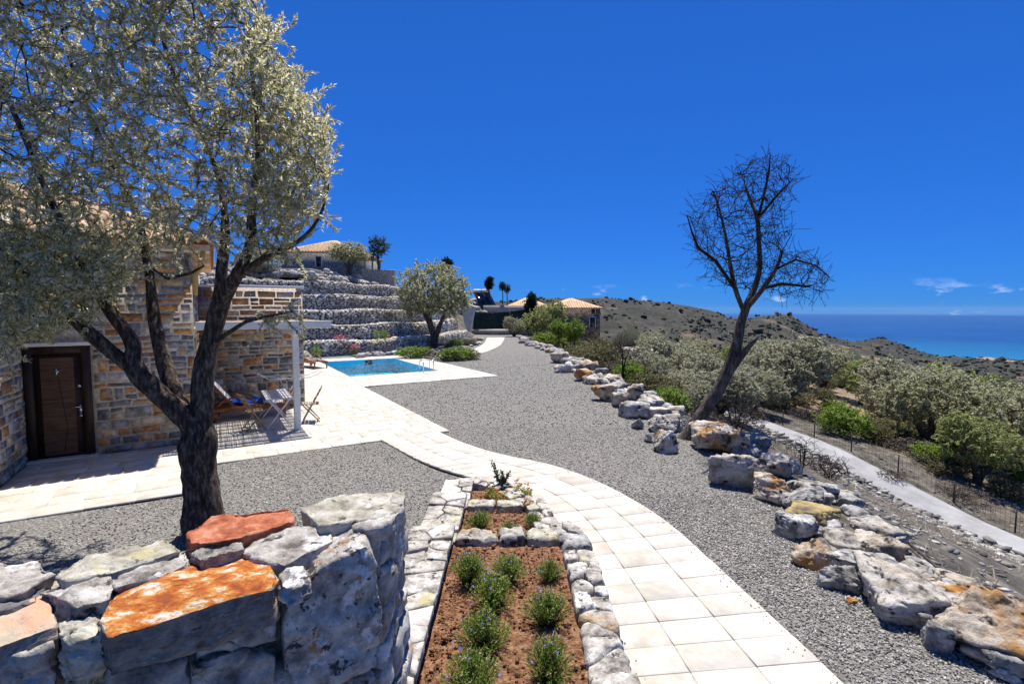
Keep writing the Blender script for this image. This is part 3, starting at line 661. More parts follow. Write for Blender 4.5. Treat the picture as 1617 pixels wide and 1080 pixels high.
part('coping', bbox(abox(-.3, 2.35, 15.7, 16.1, 3.5, 3.57), .01), MT['white_wall'], house)
# door
dr = part('door', join([abox(-3.03, -2.9, 12.36, 12.5, .02, 2.2), abox(-2.2, -2.07, 12.36, 12.5, .02, 2.2), abox(-2.9, -2.2, 12.36, 12.5, 2.06, 2.2)]), MT['wood_dark'], house, label='dark brown security door with frame')
lf = part('door_leaf', abox(-2.89, -2.21, 12.40, 12.48, .03, 2.05), MT['wood_dark'], dr)
part('door_panel', bbox(abox(-2.8, -2.32, 12.385, 12.41, .12, 1.98), .006), MT['wood_door'], dr)
gr = []
for z in (.55, .62, 1.12, 1.2, 1.55, 1.75): gr.append(bar(AB(-2.79, 12.383, z), AB(-2.33, 12.383, z+rng.uniform(-.06, .06)), .006))
gr.append(bar(AB(-2.52, 12.383, .15), AB(-2.45, 12.383, .62), .007)); gr.append(bar(AB(-2.45, 12.383, .62), AB(-2.55, 12.383, 1.6), .007))
part('door_groove', join(gr), MT['wood_dark'], dr)
part('handle', join([tube([AB(-2.25, 12.40, 1.02), AB(-2.25, 12.33, 1.02), AB(-2.36, 12.325, 1.02)], .012, 6), box(AB(-2.25, 12.385, .96), .022, .01, .09)]), MT['steel'], dr)
for z, r in ((1.42, .032), (.84, .028)): part('lock', tube([AB(-2.25, 12.40, z), AB(-2.25, 12.365, z)], r, 8), MT['steel'], dr)
part('knocker', join([tube([AB(-2.56, 12.385, 1.72), AB(-2.56, 12.36, 1.72)], .03, 8), tube([AB(-2.56, 12.355, 1.78), AB(-2.56, 12.35, 1.64)], .014, 6)]), MT['steel'], dr)
part('lintel', bbox(abox(-3.04, -1.98, 12.33, 12.5, 2.2, 2.27), .01), MT['white_wall'], house)
part('threshold', bbox(abox(-3.03, -2.0, 12.2, 12.45, .03, .07), .01), MT['slab'], house)
# roof with barrel tiles
ea, eb, ez, run, rise = 0.0, 12.05, 4.22, 3.6, 1.5
rp = [AB(-9, eb, ez), AB(ea, eb, ez), AB(ea-run, eb+run, ez+rise), AB(-9, eb+run, ez+rise), AB(ea, eb+2*run, ez), AB(-9, eb+2*run, ez)]
rp2 = [p-ZX*.12 for p in rp]
roof = part('roof', (np.array(rp+rp2), [(0,1,2,3),(1,4,2),(3,2,4,5),(6,7,1,0),(7,10,4,1),(6,11,10,7)]), MT['tile'], house)
def tile_vf(r0=.095, r1=.08, l=.44):
    t = np.linspace(0, math.pi, 6); V = [(r0*math.cos(x), 0, r0*math.sin(x)) for x in t]+[(r1*math.cos(x), l, r1*math.sin(x)) for x in t]
    V += [((r0-.014)*math.cos(x), 0, (r0-.014)*math.sin(x)) for x in t]
    return np.array(V), np.array([(i, i+1, i+7, i+6) for i in range(5)]+[(i+1, i, i+12, i+13) for i in range(5)])
sl = np.array([0, run, rise]); sl = sl/np.linalg.norm(sl); sn = np.array([0, -sl[2], sl[1]])
tv, tf = tile_vf(); rows = int(math.hypot(run, rise)/.36); extra = []; nt_ = 0
for c in range(40):
    ac = ea-.1-c*.2
    for r in range(rows):
        s = r*.36; pos = AB(ac, eb+sl[1]*s-.05, ez+sl[2]*s)
        if ac > ea-sl[1]*s-.05: continue
        vf = place((tv, tf), pos+(BX*sn[1]+ZX*sn[2])*(.015+.012*(r % 2)), AX, BX*sl[1]+ZX*sl[2], BX*sn[1]+ZX*sn[2])
        if nt_ < 150 and c < 18: part('tile', vf, MT['tile'], roof); nt_ += 1
        else: extra.append(vf)
sl2 = BX
for c in range(34):
    bc = eb+.1+c*.2
    for r in range(rows):
        s = r*.36; a_ = ea-sl[1]*s+.05
        if bc < eb+sl[1]*s+.05 or bc > eb+2*run-sl[1]*s: continue
        Zd = AX*(-sn[1])+ZX*sn[2]; Yd = -AX*sl[1]+ZX*sl[2]
        extra.append(place((tv, tf), AB(a_, bc, ez+sl[2]*s)+Zd*(.015+.012*(r % 2)), -BX, Yd, Zd))
part('upper_tiles', join(extra), MT['tile'], roof, kind='stuff')
part('eave_board', bbox(abox(-9, -.02, 12.08, 12.42, 4.08, 4.14), .01), MT['white_wall'], house)
part('downpipe', tube([AB(-.12, 12.1, 4.12), AB(-.2, 12.2, 3.75), AB(-.3, 12.36, 3.55), AB(-.3, 12.36, 3.2)], .05, 8), mat('ochre downpipe', [(.3, (.45, .3, .1)), (.7, (.55, .38, .15))], 4), house, smooth=True)
ch = part('chimney', bbox(abox(-1.3, -.75, 16.8, 17.3, 4.4, 5.7), .01), MT['greyst'], roof)
part('chimney_cap', bbox(abox(-1.38, -.67, 16.72, 17.38, 5.7, 5.8), .01), MT['white_wall'], roof)

# ============================================================ PERGOLA
pg = thing('pergola', AB(1.64, 12.53, .03), 'white wooden pergola with reed roof beside the stone house', 'pergola')
part('post', bbox(box(AB(1.64, 12.53, 1.157), .07, .07, 1.127), .008), MT['white'], pg)
part('beam', bbox(abox(1.54, 1.74, 12.22, 15.7, 2.285, 2.445), .035), MT['white'], pg)
part('fascia', bbox(abox(-.32, 2.42, 12.28, 12.33, 2.45, 2.625), .006), MT['white'], pg)
for k in range(9):
    b = 12.55+k*.39; part('rafter', bbox(abox(-.32, 2.36, b-.035, b+.035, 2.45, 2.57), .006), MT['white'], pg)
rg = np.random.default_rng(4); rl = []
for a in np.arange(-.3, 2.38, .0165):
    rl.append(tube([AB(a+rg.normal()*.004, 12.34+rg.uniform(-.03, .03), 2.585+rg.uniform(0, .012)), AB(a+rg.normal()*.006, 14, 2.58+rg.uniform(0, .02)), AB(a+rg.normal()*.006, 15.7, 2.585+rg.uniform(0, .012))], rg.uniform(.004, .0075), 4, False))
part('reed_mat', join(rl), MT['reed'], pg, kind='stuff')

# ============================================================ TERRACE FURNITURE
def lounger(name, loc, ang, label, back=52, wood='teak', cush='towel'):
    t = thing(name, loc, label, 'sun lounger'); ca, sa = math.cos(ang), math.sin(ang)
    Xd = np.array((ca, sa, 0)); Yd = np.array((-sa, ca, 0)); o = np.array(loc, float)
    Q = lambda x, y, z: o+Xd*x+Yd*y+ZX*z
    B = lambda x0, x1, y0, y1, z0, z1: bbox(box(Q((x0+x1)/2, (y0+y1)/2, (z0+z1)/2), (x1-x0)/2, (y1-y0)/2, (z1-z0)/2, Xd, Yd), .006)
    for s in (-1, 1):
        part('side_rail', B(-.75, 1.2, s*.31-.02, s*.31+.02, .24, .34), MT[wood], t)
        part('leg', B(1.05, 1.12, s*.31-.025, s*.31+.025, 0, .25), MT[wood], t)
        part('wheel', tube([Q(-.55, s*.30, .12), Q(-.55, s*.355, .12)], .12, 8), MT[wood], t)
        arc = [Q(-.5+.11*i, s*.35, .34+.26*math.sin(math.pi*i/9)**.7) for i in range(10)]
        part('armrest', tube(arc, .024, 6), MT[wood], t, smooth=True)
    for k in range(9): part('slat', B(-.05+k*.135, .03+k*.135, -.3, .3, .335, .355), MT[wood], t)
    a = R(back); bd = -Xd*math.cos(a)+ZX*math.sin(a); bn = Xd*math.sin(a)+ZX*math.cos(a); h = Q(-.1, 0, .36)
    bk = part('backrest', bbox(box(h+bd*.4, .29, .4, .02, Yd, bd, bn), .006), MT[wood], t)
    # towel over backrest and seat with soft folds
    n, m = 26, 10; Vt = []
    for i in range(n):
        f = i/(n-1)
        for j in range(m):
            y = (j/(m-1)-.5)*.52
            p = h+bd*(.82*(1-f/.45))+bn*.045 if f < .45 else Q(-.1+(f-.45)/.55*1.15, 0, .385)
            Vt.append(p+Yd*y+ZX*(.012*math.sin(9*f+11*y)+.010*math.sin(31*f-8*y))+bn*.006*math.sin(17*f+20*y))
    i = (np.arange(n-1)[:, None]*m+np.arange(m-1)[None]).ravel(); Vt = np.array(Vt)
    F = np.stack([i, i+1, i+m+1, i+m], -1); F2 = F[:, ::-1]+len(Vt)
    part('cushion', (np.concatenate([Vt, Vt-ZX*.03]), np.concatenate([F, F2])), MT[cush], t, smooth=True)
    return t
lounger('sun_lounger', AB(.5, 14.7, .035), math.atan2(AX[1], AX[0])-.08, 'wooden sun lounger with white towel cushion under the pergola')
zeb = mat('dark striped cushion', [(.45, (.03, .025, .02)), (.55, (.35, .3, .24))], 1.6, 2, .9, .1, 30, stretch=(6, 6, 1)); MT['zebra'] = zeb
lounger('sun_lounger', AB(4.05, 26.0, .035), math.atan2(-BX[1], -BX[0])+.3, 'dark striped sun lounger beside the far left pool edge', 25, 'teak', 'zebra')
n, m = 16, 16; Vt = []                       # blue towel crumpled on the lounger
for i in range(n):
    for j in range(m):
        u, v = i/15, j/15; p = AB(.3+u*.75, 14.45+v*.42, .46)
        Vt.append(p+ZX*(.10*max(0, .45-u)+.045*math.sin(9*u+7*v)+.03*math.sin(17*v-11*u)-.06*max(0, v*-1+.15))+AX*.03*math.sin(12*v))
Vt = np.array(Vt); i = (np.arange(15)[:, None]*16+np.arange(15)[None]).ravel(); F = np.stack([i, i+1, i+17, i+16], -1)
solo('blue_towel', (np.concatenate([Vt, Vt-ZX*.02]), np.concatenate([F, F[:, ::-1]+256])), MT['blue'], 'crumpled blue towel lying on the wooden sun lounger', 'towel', smooth=True)
tb = thing('folding_table', AB(1.3, 13.6, .035), 'white slatted folding table with crossed legs under the pergola', 'table')
for k in range(7): part('slat', bbox(abox(1.01+k*.085, 1.085+k*.085, 12.85, 14.38, .74, .765), .004), MT['white'], tb)
for b in (12.92, 14.3):
    part('leg', bbox(bar(AB(1.02, b, .04), AB(1.55, b, .74), .05, .028), .004), MT['white'], tb); part('leg', bbox(bar(AB(1.58, b-.03, .04), AB(1.05, b-.03, .74), .05, .028), .004), MT['white'], tb)
part('rail', bbox(abox(1.05, 1.09, 12.86, 14.36, .70, .74), .004), MT['white'], tb); part('rail', bbox(abox(1.51, 1.55, 12.86, 14.36, .70, .74), .004), MT['white'], tb)
part('stretcher', bbox(bar(AB(1.3, 12.92, .39), AB(1.3, 14.3, .39), .04, .03), .004), MT['white'], tb)
def chair(loc, ang, label, wood):
    t = thing('folding_chair', loc, label, 'chair', 'folding chairs round the terrace table'); o = np.array(loc, float); ca, sa = math.cos(ang), math.sin(ang)
    Xd = np.array((ca, sa, 0)); Yd = np.array((-sa, ca, 0)); Q = lambda x, y, z: o+Xd*x+Yd*y+ZX*z
    for s in (-1, 1):
        part('leg', bbox(bar(Q(.22, s*.2, 0), Q(-.26, s*.2, .88), .035, .025), .004), MT[wood], t)
        part('leg', bbox(bar(Q(-.2, s*.17, 0), Q(.2, s*.17, .46), .035, .025), .004), MT[wood], t)
    for k in range(5): part('slat', bbox(box(Q(-.14+k*.085, 0, .46), .036, .2, .01, Xd, Yd), .003), MT[wood], t)
    for z, x in ((.62, -.118), (.72, -.173), (.82, -.227)): part('back_slat', bbox(box(Q(x, 0, z), .01, .2, .032, Xd, Yd), .003), MT[wood], t)
    part('stretcher', bbox(bar(Q(-.15, -.17, .08), Q(-.15, .17, .08), .03, .02), .003), MT[wood], t)
    return t
th = math.atan2(AX[1], AX[0])
chair(AB(.72, 13.05, .035), th+.25, 'pale wooden folding chair on the olive tree side of the table', 'tkgrey')
chair(AB(2.08, 13.3, .035), th+math.pi-.2, 'brown wooden folding chair just right of the pergola post', 'tkgrey')
rk = thing('drying_rack', AB(1.75, 15.0, .035), 'white folding clothes drying rack behind the pergola post', 'drying rack')
for b in (14.78, 15.2):
    part('leg', tube([AB(1.5, b, .04), AB(2.05, b, .98)], .012, 6), MT['white'], rk); part('leg', tube([AB(2.05, b, .04), AB(1.5, b, .98)], .012, 6), MT['white'], rk)
for b in (14.72, 15.26):
    part('rail', tube([AB(.95, b, 1.17), AB(1.25, b, .99), AB(2.3, b, .98), AB(2.6, b, 1.12)], .014, 6), MT['white'], rk)
for k in range(12): a = 1.0+k*.145; z = np.interp(a, [.95, 1.25, 2.3, 2.6], [1.17, .99, .98, 1.12]); part('wire', tube([AB(a, 14.72, z), AB(a, 15.26, z)], .006, 4), MT['white'], rk)

# ============================================================ GABION TERRACES
ROCKS = [rock((1, .8, .75), 1, 900+k, 7, 0) for k in range(14)]
def scatter_rocks(C, S, seed, lib=ROCKS):
    """Many small stones as one mesh; C centres, S sizes."""
    rg = np.random.default_rng(seed); n = len(C); idx = rg.integers(0, len(lib), n); Vs = []; Fs = []; off = 0
    for k in range(len(lib)):
        w = np.where(idx == k)[0]
        if not len(w): continue
        V, F = lib[k]; a = rg.uniform(0, 6.28, len(w)); c, s = np.cos(a), np.sin(a)
        sc = np.asarray(S)[w]; sc = sc[:, None] if sc.ndim == 1 else sc
        q = V[None]*sc[:, None, :]; t = rg.normal(size=(len(w), 1))*.35
        x = q[..., 0]*c[:, None]-q[..., 1]*s[:, None]; y = q[..., 0]*s[:, None]+q[..., 1]*c[:, None]; z = q[..., 2]+x*t*.4
        W = np.stack([x, y, z], -1)+C[w][:, None]; Vs.append(W.reshape(-1, 3)); Fs.append((F[None]+(off+len(V)*np.arange(len(w)))[:, None, None]).reshape(-1, 3)); off += W.shape[0]*W.shape[1]
    return np.concatenate(Vs), np.concatenate(Fs)
def offset_curve(c, d):
    T = np.gradient(c, axis=0); T /= np.linalg.norm(T, axis=1)[:, None]; return c+np.stack([-T[:, 1], T[:, 0]], 1)*d
GTOP = [.85, 1.8, 2.8, 3.85, 4.85]; GOFF = [.0, 1.6, 3.1, 4.6, 6.1]; ENDS = [gend(47), gend(51), gend(55.5), gend(57.2), gend(50)]
NAMEK = ['lowest', 'second lowest', 'middle', 'second highest', 'highest']
for k in range(5):
    c = offset_curve(GABS, GOFF[k])[:ENDS[k]]; c = c[np.r_[True, np.linalg.norm(np.diff(c, axis=0), axis=1) > .05]]
    cs = resample(c, 400); s = np.r_[0, np.cumsum(np.linalg.norm(np.diff(cs, axis=0), axis=1))]; Lg = s[-1]
    z0 = (GTOP[k-1] if k else 0)-.15; z1 = GTOP[k]; o3 = np.array((*cs[200], z0))
    gt = thing('gabion_wall', o3, f'{NAMEK[k]} grey stone gabion terrace wall behind the pool', 'gabion wall', 'gabion terrace walls')
    ci = offset_curve(cs, .07); cb = offset_curve(cs, .9); n = len(cs); zt = z1-.05
    V = np.concatenate([np.c_[ci, np.full(n, z0)], np.c_[ci, np.full(n, zt)], np.c_[cb, np.full(n, zt)]]); i = np.arange(n-1)
    part('core', (V, np.concatenate([np.stack([i, i+1, i+1+n, i+n], -1), np.stack([i+n, i+n+1, i+1+2*n, i+2*n], -1)])), MT['slate'], gt)
    rg = np.random.default_rng(60+k); nz = int((z1-z0)/.125); C = []; S = []
    nl = int(Lg/.17)
    for r in range(nz):
        t = (np.arange(nl)+rg.uniform(0, 1, nl))*.17; x = np.interp(t, s, cs[:, 0]); y = np.interp(t, s, cs[:, 1])
        z = z0+(r+.5)*.125+rg.normal(size=nl)*.025+.05*np.sin(t*.9+k); C.append(np.stack([x, y+rg.uniform(0, .06, nl), z], 1)); S.append(rg.uniform(.15, .27, nl))
    for r in range(4):
        cr_ = offset_curve(cs, .1+r*.2); t = (np.arange(nl)+rg.uniform(0, 1, nl))*.17
        C.append(np.stack([np.interp(t, s, cr_[:, 0]), np.interp(t, s, cr_[:, 1]), np.full(nl, z1)+rg.normal(size=nl)*.02+.05*np.sin(t*.9+k)], 1)); S.append(rg.uniform(.15, .26, nl))
    part('stone_fill', scatter_rocks(np.concatenate(C), np.concatenate(S), 70+k), MT['gab'], gt, kind='stuff')
# loose boulders above the top wall
rg = np.random.default_rng(77); c = offset_curve(GABS, 7.4)[:GEND-6]; cs = resample(c, 300); protos = []
for k in range(78):
    t = rg.integers(0, 299); d = rg.uniform(0, 2.2); p = cs[t]; q = offset_curve(cs, d)[t]; sz = rg.uniform(.45, 1.05)
    V, F = rock((sz*1.3, sz, sz*.75), 2, 3000+k, 9, .06); V = rotz(V, rg.uniform(0, 6.28))+np.array((q[0], q[1], 4.85+d*.32+sz*.2))
    solo('boulder', (V, F), MT[rg.choice(['lime', 'limeg', 'limeo'], p=[.5, .4, .1])], 'pale loose boulder on the crest above the gabion terraces', 'boulder', 'loose boulders on the terrace crest')
# stones at the foot of the lowest wall and on the slope at its right end
for k in range(26):
    x = rg.uniform(560, 665); p = G(x, np.interp(x, [560, 665], [565.5, 556])+rg.uniform(-1, 1)); sz = rg.uniform(.3, .6)
    V, F = rock((sz*1.2, sz, sz*.7), 2, 3300+k, 9, .06); V = rotz(V, rg.uniform(0, 6.28))+p+ZX*sz*.2
    solo('boulder', (V, F), MT['limeg'], 'small grey boulder in the row at the foot of the gabions', 'boulder', 'boulders at the foot of the gabions')
for k in range(55):
    x = rg.uniform(722, 822); Y = rg.uniform(60.5, 67); p = P(x, 480, Y); sz = rg.uniform(.5, 1.2); p[2] = float(ter_z(p[0], p[1]))+sz*.2
    V, F = rock((sz*1.3, sz, sz*.8), 2, 3400+k, 9, .06); V = rotz(V, rg.uniform(0, 6.28))+p
    solo('boulder', (V, F), MT[rg.choice(['lime', 'limeg', 'greyst'])], 'boulder on the rocky bank beyond the gabion end', 'boulder', 'boulders on the far rocky bank')
# ============================================================ FRONT WALL (close to the viewer)
fw = thing('mortared_wall', AB(-.5, 2.02, 0), 'rough mortared stone wall with orange capstone right in front', 'wall')
pl = [AB(-4.5, 1.84)[:2], AB(.5, 1.88)[:2], AB(.72, 2.2)[:2], AB(-4.5, 2.2)[:2]]
V, F = polystone(np.array(pl), -.05, 1.995, 24, .01, .012, 5); part('core', (V, F), MT['mortar2'], fw)
def topst(px, z1, th, mm, seed, n=22, bev=.07, rough=.009, dome=0.):
    poly = np.array([G(x, y, z1)[:2] for x, y in px]); part('stone', polystone(poly, z1-th, z1, n, bev, rough, seed, dome), MT[mm], fw, smooth=False)
def frontst(px, mm, seed, proud=.03, deep=.14, n=20, bev=.07, rough=.009, plane=1.82, slope=.0):
    q = []
    for x, y in px:
        r = np.array(ray(x, y)); t = plane/(r@BX); w = r*t; q.append((w@AX, CAMH+w[2]))
    part('stone', place(polystone(np.array(q)[::1], -deep, proud, n, bev, rough, seed), BX*plane, AX, ZX, -BX), MT[mm], fw)
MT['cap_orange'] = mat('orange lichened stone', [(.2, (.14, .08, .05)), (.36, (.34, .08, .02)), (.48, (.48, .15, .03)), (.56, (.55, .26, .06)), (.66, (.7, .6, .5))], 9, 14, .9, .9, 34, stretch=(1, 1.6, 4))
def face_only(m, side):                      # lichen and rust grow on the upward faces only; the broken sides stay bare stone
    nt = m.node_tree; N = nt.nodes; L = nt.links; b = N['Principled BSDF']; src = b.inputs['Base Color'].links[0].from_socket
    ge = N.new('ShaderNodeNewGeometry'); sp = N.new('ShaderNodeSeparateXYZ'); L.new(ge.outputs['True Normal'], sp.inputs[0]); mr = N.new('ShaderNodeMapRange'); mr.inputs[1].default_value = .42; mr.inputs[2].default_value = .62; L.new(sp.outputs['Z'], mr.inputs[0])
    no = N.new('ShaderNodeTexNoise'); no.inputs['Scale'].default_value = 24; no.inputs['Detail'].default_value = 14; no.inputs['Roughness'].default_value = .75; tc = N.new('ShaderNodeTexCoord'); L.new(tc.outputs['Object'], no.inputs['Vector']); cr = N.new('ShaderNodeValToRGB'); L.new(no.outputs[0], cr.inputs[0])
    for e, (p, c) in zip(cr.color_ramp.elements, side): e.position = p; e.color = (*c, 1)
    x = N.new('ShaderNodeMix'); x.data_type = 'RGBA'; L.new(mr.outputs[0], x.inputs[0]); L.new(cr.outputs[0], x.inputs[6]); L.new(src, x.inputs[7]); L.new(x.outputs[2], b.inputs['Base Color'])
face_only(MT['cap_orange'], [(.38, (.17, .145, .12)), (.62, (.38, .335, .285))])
MT['cap_red'] = mat('brick red stone', [(.3, (.22, .06, .03)), (.5, (.42, .13, .06)), (.7, (.55, .26, .16))], 12, 12, .9, .8, 40)
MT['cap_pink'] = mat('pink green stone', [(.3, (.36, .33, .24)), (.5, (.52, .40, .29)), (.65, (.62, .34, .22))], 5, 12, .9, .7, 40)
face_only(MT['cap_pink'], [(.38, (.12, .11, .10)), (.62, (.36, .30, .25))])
MT['cap_grey'] = mat('grey wall stone', [(.25, (.11, .098, .085)), (.45, (.33, .30, .26)), (.62, (.52, .485, .435)), (.78, (.70, .66, .60))], 9, 12, .85, 1.0, 34, patches=[((.74, .72, .69), 7, .56, .63), ((.045, .042, .04), 11, .58, .65)], objr=.15)
MT['cap_rust'] = mat('grey stone with rust stains', [(.25, (.19, .165, .14)), (.5, (.42, .385, .335)), (.75, (.62, .58, .52))], 15, 14, .85, 1.0, 40, patches=[((.42, .20, .08), 10, .58, .64), ((.70, .67, .62), 14, .56, .62), ((.06, .055, .05), 20, .58, .63)])
MT['cap_yellow'] = mat('yellowish lichened stone', [(.25, (.17, .155, .12)), (.5, (.42, .39, .31)), (.75, (.62, .60, .53))], 10, 12, .9, .9, 44, patches=[((.46, .40, .2), 6, .54, .64), ((.05, .045, .04), 12, .6, .66)])
topst([(475,803),(540,777),(640,768),(636,800),(595,816),(505,826)], 2.06, .16, 'cap_yellow', 21)
topst([(545,800),(638,772),(632,805),(600,832),(560,830)], 2.055, .2, 'cap_grey', 22)
topst([(296,838),(330,818),(455,800),(464,818),(375,847),(303,860)], 2.06, .06, 'cap_red', 23)
topst([(378,868),(440,834),(515,824),(530,848),(450,893),(425,888)], 2.025, .1, 'cap_grey', 24)
topst([(92,908),(130,879),(262,852),(285,868),(205,893),(110,915)], 2.045, .06, 'cap_yellow', 25)
topst([(-60,915),(-10,890),(62,885),(80,906),(30,932),(-60,955)], 2.04, .06, 'cap_grey', 26)
topst([(62,932),(110,912),(165,902),(180,915),(178,942),(118,958)], 2.03, .08, 'cap_grey', 27)
topst([(172,914),(225,888),(292,868),(300,884),(236,910),(182,928)], 2.03, .07, 'cap_grey', 28)
topst([(298,868),(330,855),(378,849),(384,866),(318,884)], 2.035, .05, 'cap_grey', 29)
topst([(-80,962),(20,935),(70,925),(60,945),(-80,985)], 2.015, .04, 'slate', 30)
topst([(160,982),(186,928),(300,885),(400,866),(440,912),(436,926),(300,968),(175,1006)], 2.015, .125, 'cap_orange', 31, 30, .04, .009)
topst([(-120,1000),(0,958),(70,936),(86,988),(0,1018),(-120,1060)], 2.0, .11, 'cap_pink', 32, 22, .05)
topst([(440,905),(462,890),(482,896),(486,918),(462,930),(444,924)], 2.0, .06, 'cap_grey', 33, 12)
topst([(95,985),(125,958),(158,962),(160,1000),(112,1012)], 1.99, .12, 'cap_yellow', 34)
frontst([(438,990),(452,945),(505,885),(590,846),(596,1000),(584,1052),(474,1080),(446,1045)], 'cap_rust', 35, .055, .16, 30, .06, .010)
frontst([(300,1040),(385,1018),(436,1034),(434,1110),(300,1110)], 'cap_grey', 36, .03)
frontst([(168,1052),(250,1040),(298,1040),(296,1110),(166,1110)], 'slate', 37, .02)
frontst([(-30,1044),(84,1008),(92,1110),(-30,1130)], 'cap_rust', 38, .03)
frontst([(98,1022),(150,1008),(162,1060),(128,1085),(100,1080)], 'cap_yellow', 39, .02)
frontst([(352,1008),(436,975),(440,1004),(392,1020)], 'cap_grey', 40, .015, n=8)
frontst([(300,1020),(350,1006),(386,1018),(310,1036)], 'cap_yellow', 41, .01, n=8)
frontst([(446,1080),(590,1058),(592,1130),(446,1130)], 'cap_grey', 42, .03)
for k in range(14):                           # rest of the wall to the left, outside the frame, and lower courses
    a = -1.3-k*.32; w = rng.uniform(.26, .32); h = rng.uniform(.12, .22)
    part('stone', place(polystone([(a, 1.72), (a+w, 1.74), (a+w-.02, 2.0), (a+.02, 1.98)], -.15, .03, 6, .2, .01, 50+k), BX*1.82, AX, ZX, -BX), MT[['cap_grey', 'cap_rust', 'slate', 'cap_pink'][k % 4]], fw)
    part('stone', place(polystone([(a, 1.86), (a+w, 1.86), (a+w-.03, 2.2), (a+.02, 2.18)], -.1, .05, 6, .2, .01, 70+k), ZX*2.0, AX, BX, ZX), MT[['cap_grey', 'cap_yellow'][k % 2]], fw)
for r in range(6):
    for k in range(9):
        a = -2.4+k*.33+(r % 2)*.15; w = .3; z = .2+r*.25
        if a+w < .5 and z < 1.5: part('stone', place(polystone([(a, z), (a+w, z+.01), (a+w-.01, z+.22), (a+.01, z+.21)], -.15, rng.uniform(.01, .035), 4, .2, .01, 90+r*10+k), BX*1.82, AX, ZX, -BX), MT[['cap_grey', 'cap_rust', 'slate'][(k+r) % 3]], fw)
e0 = AB(.53, 1.86); e1 = AB(.76, 2.24); ex = (e1-e0); el = np.linalg.norm(ex); ex /= el; en = np.array((ex[1], -ex[0], 0)); z = .1; k = 0
while z < 1.98:
    h = min(rng.choice([.07, .11, .16, .2]), 2.0-z)
    cut = rng.uniform(.3, .7)*el
    for x0, x1 in ((0, cut), (cut, el)):
        part('stone', place(polystone([(x0+.005, z+.006), (x1-.005, z+.006), (x1-.008, z+h-.006), (x0+.005, z+h-.008)], -.14, rng.uniform(.0, .04), 8, .25, .01, 200+k), e0, ex, ZX, en), MT[rng.choice(['slate', 'cap_grey', 'cap_rust'])], fw); k += 1
    z += h

# ============================================================ STEPPED PLANTER
pw = thing('planter', (-.1, 4.8, 0), 'stepped stone planter bed with red earth beside the curving path', 'planter')
def bedrock(poly, z, mm, name='core'):
    part(name, polystone(np.array(poly), -.05, z, 6, .01, .004, 3), MT[mm], pw)
WZ = lambda y: .62 if y < 5.1 else (.42 if y < 6.5 else .2)
for y0, y1 in ((1.4, 5.1), (5.1, 6.5), (6.5, 7.7)): bedrock([(-1.02, y0+.002), (-.66, y0+.002), (-.66, y1-.002), (-1.02, y1-.002)], WZ((y0+y1)/2)-.05, 'mortar2')
sd_ = 500
def cells(x0, x1, y0, y1, dx, dy, rg):
    nx, ny = max(1, round((x1-x0)/dx)), max(1, round((y1-y0)/dy)); pts = []
    for r in range(ny):
        k = nx if rg.random() < .65 else max(1, nx-1)
        for c in range(k): pts.append((x0+(c+.5+rg.uniform(-.36, .36))*(x1-x0)/k, y0+(r+.5+rg.uniform(-.36, .36))*(y1-y0)/ny))
    return voronoi(pts, [(x0, y0), (x1, y0), (x1, y1), (x0, y1)])
rgc = np.random.default_rng(12)
for y0, y1 in ((1.5, 5.1), (5.1, 6.5), (6.5, 7.7)):     # flat cap stones of the broad left wall
    for poly in cells(-1.07, -.6, y0, y1, .21, .19, rgc):
        zz = WZ((y0+y1)/2); ar = np.ptp(poly[:, 0])*np.ptp(poly[:, 1])
        mm = rgc.choice(['cap_grey', 'cap_yellow', 'greyst', 'cap_red', 'lime'], p=[.44, .2, .17, .015, .175])
        part('stone', polystone(shrink(poly, .012), zz-.09, zz+rgc.uniform(-.022, .012), 8, .04, .006, sd_), MT[mm], pw); sd_ += 1
for y0, y1, z0, z1 in ((1.5, 5.1, .36, .56), (5.1, 6.5, .18, .36), (6.5, 7.6, .02, .15)):   # inner face courses
    z = z0
    while z < z1-.03:
        h = min(rng.uniform(.06, .1), z1-z); yy = y0
        while yy < y1:
            w = rng.uniform(.15, .4); ye = min(yy+w, y1)
            if ye-yy > .05: part('stone', place(polystone([(yy+.005, z+.004), (ye-.005, z+.004), (ye-.008, z+h-.004), (yy+.006, z+h-.004)], -.05, rng.uniform(.005, .03), 3, .2, .006, sd_), np.array((-.66, 0, 0)), np.array((0, 1., 0)), ZX, np.array((1., 0, 0))), MT[rng.choice(['slate', 'greyst', 'cap_grey'])], pw); sd_ += 1
            yy = ye
        z += h
RZ = lambda y: .52 if y < 5.28 else (.30 if y < 6.6 else .13)
RW = smooth_curve([(.66, 1.5), (.66, 3.0), (.67, 4.2), (.66, 5.2), (.47, 5.3), (.42, 5.9), (.3, 6.6), (.1, 7.15), (-.2, 7.62), (-.6, 7.85), (-.9, 7.75)], 200)
rs = np.r_[0, np.cumsum(np.linalg.norm(np.diff(RW, axis=0), axis=1))]; t = 0
def rwp(t): return np.array((np.interp(t, rs, RW[:, 0]), np.interp(t, rs, RW[:, 1])))
RWN = np.gradient(RW, axis=0); RWN /= np.linalg.norm(RWN, axis=1)[:, None]; RWN = np.stack([RWN[:, 1], -RWN[:, 0]], 1)
def rw_map(q): return np.stack([np.interp(q[:, 1], rs, RW[:, 0])+q[:, 0]*np.interp(q[:, 1], rs, RWN[:, 0]), np.interp(q[:, 1], rs, RW[:, 1])+q[:, 0]*np.interp(q[:, 1], rs, RWN[:, 1])], 1)
